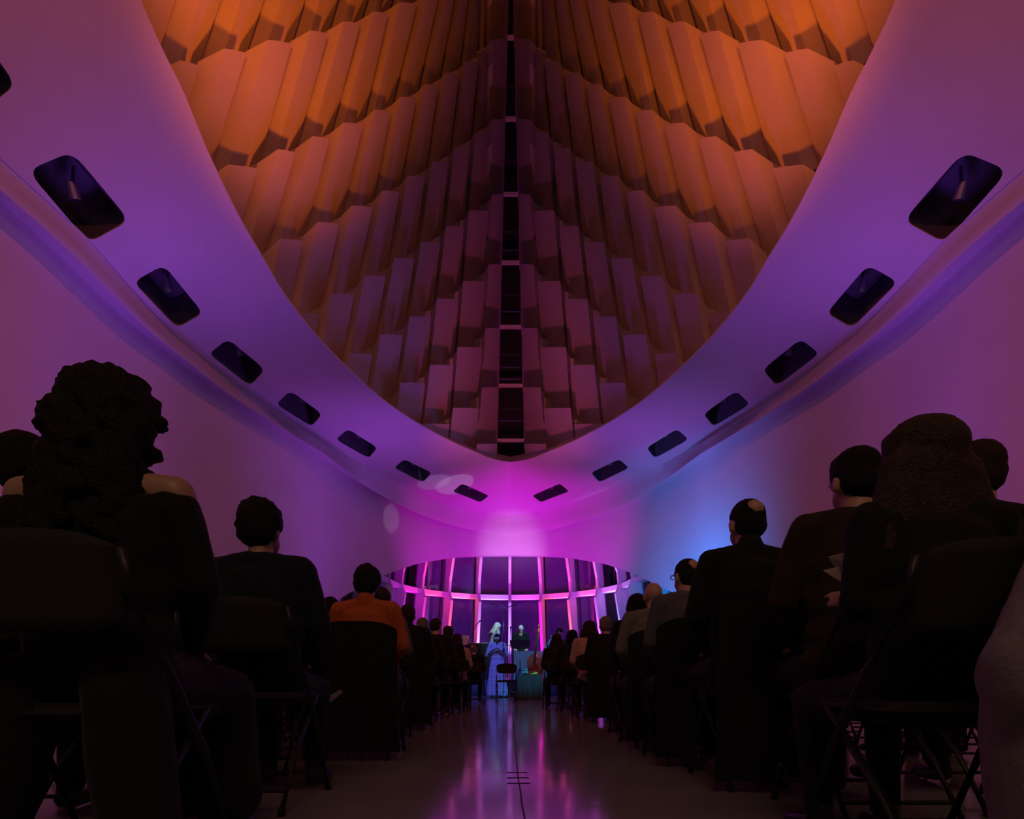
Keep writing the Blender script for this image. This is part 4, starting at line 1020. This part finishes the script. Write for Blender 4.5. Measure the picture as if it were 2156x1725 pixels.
fb = empty('bottle', (-0.42, 15.05, 0)); tag(fb, 'clear water bottle standing on the floor by the singer', 'bottle')
b = bmesh.new(); cap_geom(b, (0, 0, 0.03), 0.03, (0, 0, 0.15), 0.03); cap_geom(b, (0, 0, 0.15), 0.028, (0, 0, 0.20), 0.012); bm_obj('bottle_body', b, M_glass, fb, True)
b = bmesh.new(); cap_geom(b, (0, 0, 0.205), 0.014, (0, 0, 0.22), 0.014); bm_obj('cap', b, mat('pale_cap', (0.5, 0.6, 0.65), 0.4), fb, True)
# players
def plaid_mat():
    m = bpy.data.materials.new('plaid_cloth'); m.use_nodes = True; nt = m.node_tree; bs = nt.nodes['Principled BSDF']; bs.inputs['Roughness'].default_value = 0.85
    tc = nt.nodes.new('ShaderNodeTexCoord'); outs = []
    for dr, scl in (('X', 9.0), ('Z', 9.0)):
        w = nt.nodes.new('ShaderNodeTexWave'); w.bands_direction = dr; w.inputs['Scale'].default_value = scl; w.inputs['Distortion'].default_value = 0.6; nt.links.new(tc.outputs['Object'], w.inputs['Vector'])
        r = nt.nodes.new('ShaderNodeValToRGB'); r.color_ramp.elements[0].position = 0.72; r.color_ramp.elements[1].position = 0.82; nt.links.new(w.outputs['Fac'], r.inputs['Fac']); outs.append(r)
    mx = nt.nodes.new('ShaderNodeMix'); mx.data_type = 'RGBA'; mx.blend_type = 'LIGHTEN'; mx.inputs[0].default_value = 1
    nt.links.new(outs[0].outputs[0], mx.inputs[6]); nt.links.new(outs[1].outputs[0], mx.inputs[7])
    m2 = nt.nodes.new('ShaderNodeMix'); m2.data_type = 'RGBA'; nt.links.new(mx.outputs[2], m2.inputs[0]); m2.inputs[6].default_value = (0.10, 0.11, 0.36, 1); m2.inputs[7].default_value = (0.46, 0.42, 0.55, 1)
    nt.links.new(m2.outputs[2], bs.inputs['Base Color']); return m
MATS['cloth_plaid'] = plaid_mat()
p = floor_at(1047, 15.25)
person(p, PI-0.1, 'singer with dark bobbed hair and white glasses in a long blue plaid dress', sc=0.945, skin_i=2, hair='bob', hairc=HD, top=('plaid', (0, 0, 0)), pose='stand', hands='x', voxel=0.013, seed=40, top_name='dress',
       skirt=(0.17, 0.0, 0.13, 0.13), glasses=('white', 0.030, 0.0065, (0.85, 0.85, 0.85)), bare_arms=True, J=dict(wriL=(-0.10, 0.20, 1.28), elbL=(-0.27, 0.06, 1.16), wriR=(0.07, 0.2, 1.30), elbR=(0.27, 0.06, 1.16), hdirL=(0.7, 0.2, 0.5), hdirR=(-0.7, 0.2, 0.5)))
p = floor_at(1036, 17.75); p.z = STG
person(p, -PI/2+0.5, 'woman with long blonde hair and patterned sleeves standing behind the tall draped table', sc=1.0, skin_i=0, hair='long', hairc=('blonde', (0.62, 0.60, 0.52)), top=('patterned_grey', (0.30, 0.33, 0.38)), pose='stand', voxel=0.015, seed=41, nod=0.45, lean=0.2, J=dict(wri=(0.16, 0.34, 1.08)))
p = floor_at(963, 18.1); p.z = STG
person(p, PI-0.6, 'seated musician with teal-lit hair at the far left of the stage', sc=1.02, skin_i=0, hair='short', hairc=('pale_grey', (0.4, 0.42, 0.42)), top=NAVY, voxel=0.016, seed=42, nod=0.3)
chair(p.x, p.y, PI-0.6, 'black folding chair under the musician at the far left of the stage', 'stage chairs').location.z = STG
p = floor_at(1096, 18.55); p.z = STG
person(p, PI, 'white-haired man on stage bending his head down behind the music stand', sc=1.0, skin_i=0, hair='short', hairc=HW, top=BLACK, pose='stand', voxel=0.016, seed=43, lean=0.35, nod=0.75, J=dict(wri=(0.2, 0.3, 1.05)))
p = floor_at(1152, 18.6); p.z = STG
person(p, -PI/2-0.3, 'man in a blue sweater bending forward beside the double bass', sc=1.0, skin_i=0, hair='short', hairc=HB, top=('blue_sweater', (0.06, 0.12, 0.30)), pose='stand', voxel=0.016, seed=44, lean=0.55, nod=0.4)
# stage light
spot('stage_blue_light', (-1.6, 9.5, 6.0), (-0.35, 15.3, 1.0), 2100, (0.05, 0.20, 1.0), 17, 0.5, 0.1)
spot('stage_teal_light', (1.8, 10.5, 5.5), (0.35, 14.4, 0.5), 1000, (0.0, 0.6, 1.0), 12, 0.5, 0.1)
spot('stage_white_light', (2.4, 11.5, 6.0), (0.3, 17.4, 1.9), 3000, (0.35, 0.75, 1.0), 22, 0.6, 0.1)

# ------------------------------------------------------------------ coats, programmes and the crowd beyond the aisle seats
def coat(x, y, label, w=0.52, z1=0.88, z0=0.06, lean=0.0, m=None, seed=0):
    r = empty('coat', (x, y, 0)); tag(r, label, 'coat', 'coats hung over chair backs'); rnd = random.Random(seed)
    V = []; Fc = []; nx, nz = 22, 14
    for a in range(nz+1):
        t = a/nz
        for c in range(nx+1):
            u = c/nx*2-1; zz = z1-(z1-z0)*t-0.05*(abs(u)**4)*(1-t); flare = 1+0.10*t
            V.append(Vector((u*w/2*flare, -0.285-0.03*(1-u*u)-0.02*t+0.018*math.sin(u*9+seed)*t+0.008*math.sin(u*23)*t, zz)))
    top0 = len(V)
    for c in range(nx+1):
        u = c/nx*2-1; V.append(Vector((u*w/2*0.97, -0.205, z1-0.05*(abs(u)**4)-0.02)))
    for c in range(nx+1):
        u = c/nx*2-1; V.append(Vector((u*w/2*0.93, -0.19, z1-0.32)))
    for a in range(nz):
        for c in range(nx): Fc.append((a*(nx+1)+c, a*(nx+1)+c+1, (a+1)*(nx+1)+c+1, (a+1)*(nx+1)+c))
    for c in range(nx):
        Fc.append((c+1, c, top0+c, top0+c+1)); Fc.append((top0+c+1, top0+c, top0+nx+1+c, top0+nx+2+c))
    o = mesh_obj('coat_body', V, Fc, m or cloth('coat_black', (0.009, 0.009, 0.010)), r, True); thicken(o, 0.018, 1); smooth_by_angle(o, 60)
    return r
for key, lab in (('L4', 'black coat hung over the chair behind the rust orange shirt'), ('L5', 'black coat hung over the chair of the man in the dark suit'),
                 ('R2', 'black coat hung over the chair of the balding man in black'), ('R3', 'black coat hung over the chair behind the slate grey shirt'), ('R4', 'black coat hung over the chair behind the grey-beige shirt'), ('R5', 'black coat hung over the chair of the grey-haired person with a necklace')):
    L = P_[key][0].location; coat(L.x, L.y, lab, seed=len(lab))
def sheet(corners, Y, label, col, tilt=0.03):
    P = [at(px, py, Y+tilt*k) for k, (px, py) in enumerate(corners)]; c = sum(P, Vector())/len(P)
    V = [p-c for p in P]+[Vector()]; n = len(P)
    o = mesh_obj('programme_sheet', V, [(k, (k+1) % n, n) for k in range(n)], mat('paper_%d' % int(col[0]*100), col, 0.7, noise=0.03, nscale=15)); thicken(o, 0.0015, 0)
    o.location = c; tag(o, label, 'paper', 'programmes held by the audience'); return o
sheet([(1744, 1173), (1814, 1156), (1818, 1200), (1778, 1226)], 1.86, 'upper leaf of the open programme held by the long-haired woman', (0.80, 0.68, 0.54))
sheet([(1732, 1201), (1764, 1194), (1780, 1232)], 1.84, 'lower pointed leaf of the programme held by the long-haired woman', (0.74, 0.62, 0.48))
sheet([(659, 1436), (681, 1447), (660, 1456)], 2.95, 'pale programme corner beside the knee of the man in navy', (0.74, 0.62, 0.48))
sheet([(655, 1498), (660, 1484), (717, 1453), (722, 1458), (700, 1476)], 2.98, 'long pale programme slanting across the lap beside the man in navy', (0.80, 0.68, 0.54))
sheet([(844, 1362), (863, 1355), (849, 1380)], 5.75, 'small pink-lit programme at the elbow of the man in the dark suit', (0.8, 0.6, 0.55))
# one grey-sleeved neighbour, mostly outside the picture
nb = empty('person', (1.18, 1.02, 0)); tag(nb, 'person in a grey coat at the right edge, only the rounded elbow side showing', 'person')
bx = 0.0
skin('body', [('e', (0.02, 0.1, 0.70), (0.16, 0.11, 0.30)), ('c', (0.02, 0.1, 1.0), 0.06, (0.02, 0.13, 1.12), 0.055), ('e', (0.02, 0.14, 1.20), (0.075, 0.095, 0.115)), ('c', (-0.18, 0.08, 1.0), 0.05, (-0.43, 0.02, 0.55), 0.04), ('c', (-0.43, 0.02, 0.55), 0.04, (-0.18, 0.30, 0.58), 0.03), ('c', (0.1, 0.1, 0.5), 0.08, (0.12, 0.55, 0.5), 0.06), ('c', (0.12, 0.55, 0.5), 0.055, (0.12, 0.52, 0.05), 0.04)]+hand_prims((-0.18, 0.30, 0.58), (0.5, 0.8, 0), (0, 0, 1), -1, 0.011), 0.014, skin_tone(0), nb)
skin('coat', [('c', (0.02, 0.09, 0.98), 0.13, (0.02, 0.10, 1.06), 0.068), ('e', (0.02, 0.1, 0.72), (0.24, 0.16, 0.36)), ('c', (-0.19, 0.06, 0.98), 0.085, (-0.45, 0.0, 0.53), 0.095), ('c', (-0.45, 0.0, 0.52), 0.095, (-0.20, 0.26, 0.58), 0.055), ('c', (-0.41, 0.03, 0.48), 0.10, (-0.36, 0.03, 0.06), 0.12), ('c', (-0.22, 0.03, 0.48), 0.13, (-0.2, 0.03, 0.06), 0.14), ('c', (-0.08, 0.05, 0.5), 0.14, (-0.05, 0.05, 0.08), 0.16), ('c', (0.12, 0.05, 0.5), 0.14, (0.15, 0.05, 0.08), 0.16)], 0.014, cloth('coat_grey', (0.22, 0.21, 0.22)), nb, 3, None, 0.008, 7)
hp = skin('hair', [('e', (0.02, 0.12, 1.235), (0.09, 0.105, 0.10)), ('e', (0.02, 0.085, 1.18), (0.084, 0.075, 0.09))], 0.012, MATS['hair_brown'], nb)
# further rows: copies of the seated figures, towards the walls
def copy_person(key, x, y, rz, label):
    src = P_[key][0]; r = src.copy(); COL.objects.link(r); r.location = (x, y, 0); r.rotation_euler = (0, 0, rz); r['label'] = label; r['group'] = 'audience in the dark rows beyond the aisle seats'
    for ch in src.children:
        c = ch.copy(); COL.objects.link(c); c.parent = r
    return r
rr = random.Random(11)
ROWS = [1.85, 2.75, 3.65, 4.55, 5.45, 6.4, 7.4, 8.4, 9.5, 10.7]
srcs = ['L2', 'L5', 'L6', 'R1', 'R9', 'L8', 'R5', 'L3']
ORD = ['first', 'second', 'third', 'fourth', 'fifth', 'sixth', 'seventh', 'eighth', 'ninth', 'tenth']
occupied = [(v[0].location.x, v[0].location.y) for v in P_.values()]+[(1.1, 1.02)]
for ri, y in enumerate(ROWS):
    for s in (-1, 1):
        for c in range(3):
            if ri < 2 and c < 2: continue
            if ri < 4 and c < 1: continue
            x = s*(1.78+0.60*c+0.02*ri)
            if any(abs(x-ox) < 0.42 and abs(y-oy) < 0.55 for ox, oy in occupied): continue
            k = srcs[(ri*3+c+(0 if s < 0 else 5)) % len(srcs)]
            wh = '%s block, %s row from camera, %s past the aisle seat' % ('left' if s < 0 else 'right', ORD[ri], ORD[c])
            copy_person(k, x+rr.uniform(-.04, .04), y+rr.uniform(-.05, .05), rr.uniform(-.1, .1), 'dark seated figure, '+wh)
            r = dup(CH0, (x, y, 0), 0, 'black folding chair, '+wh); r['group'] = 'folding chairs in the crowded rows'
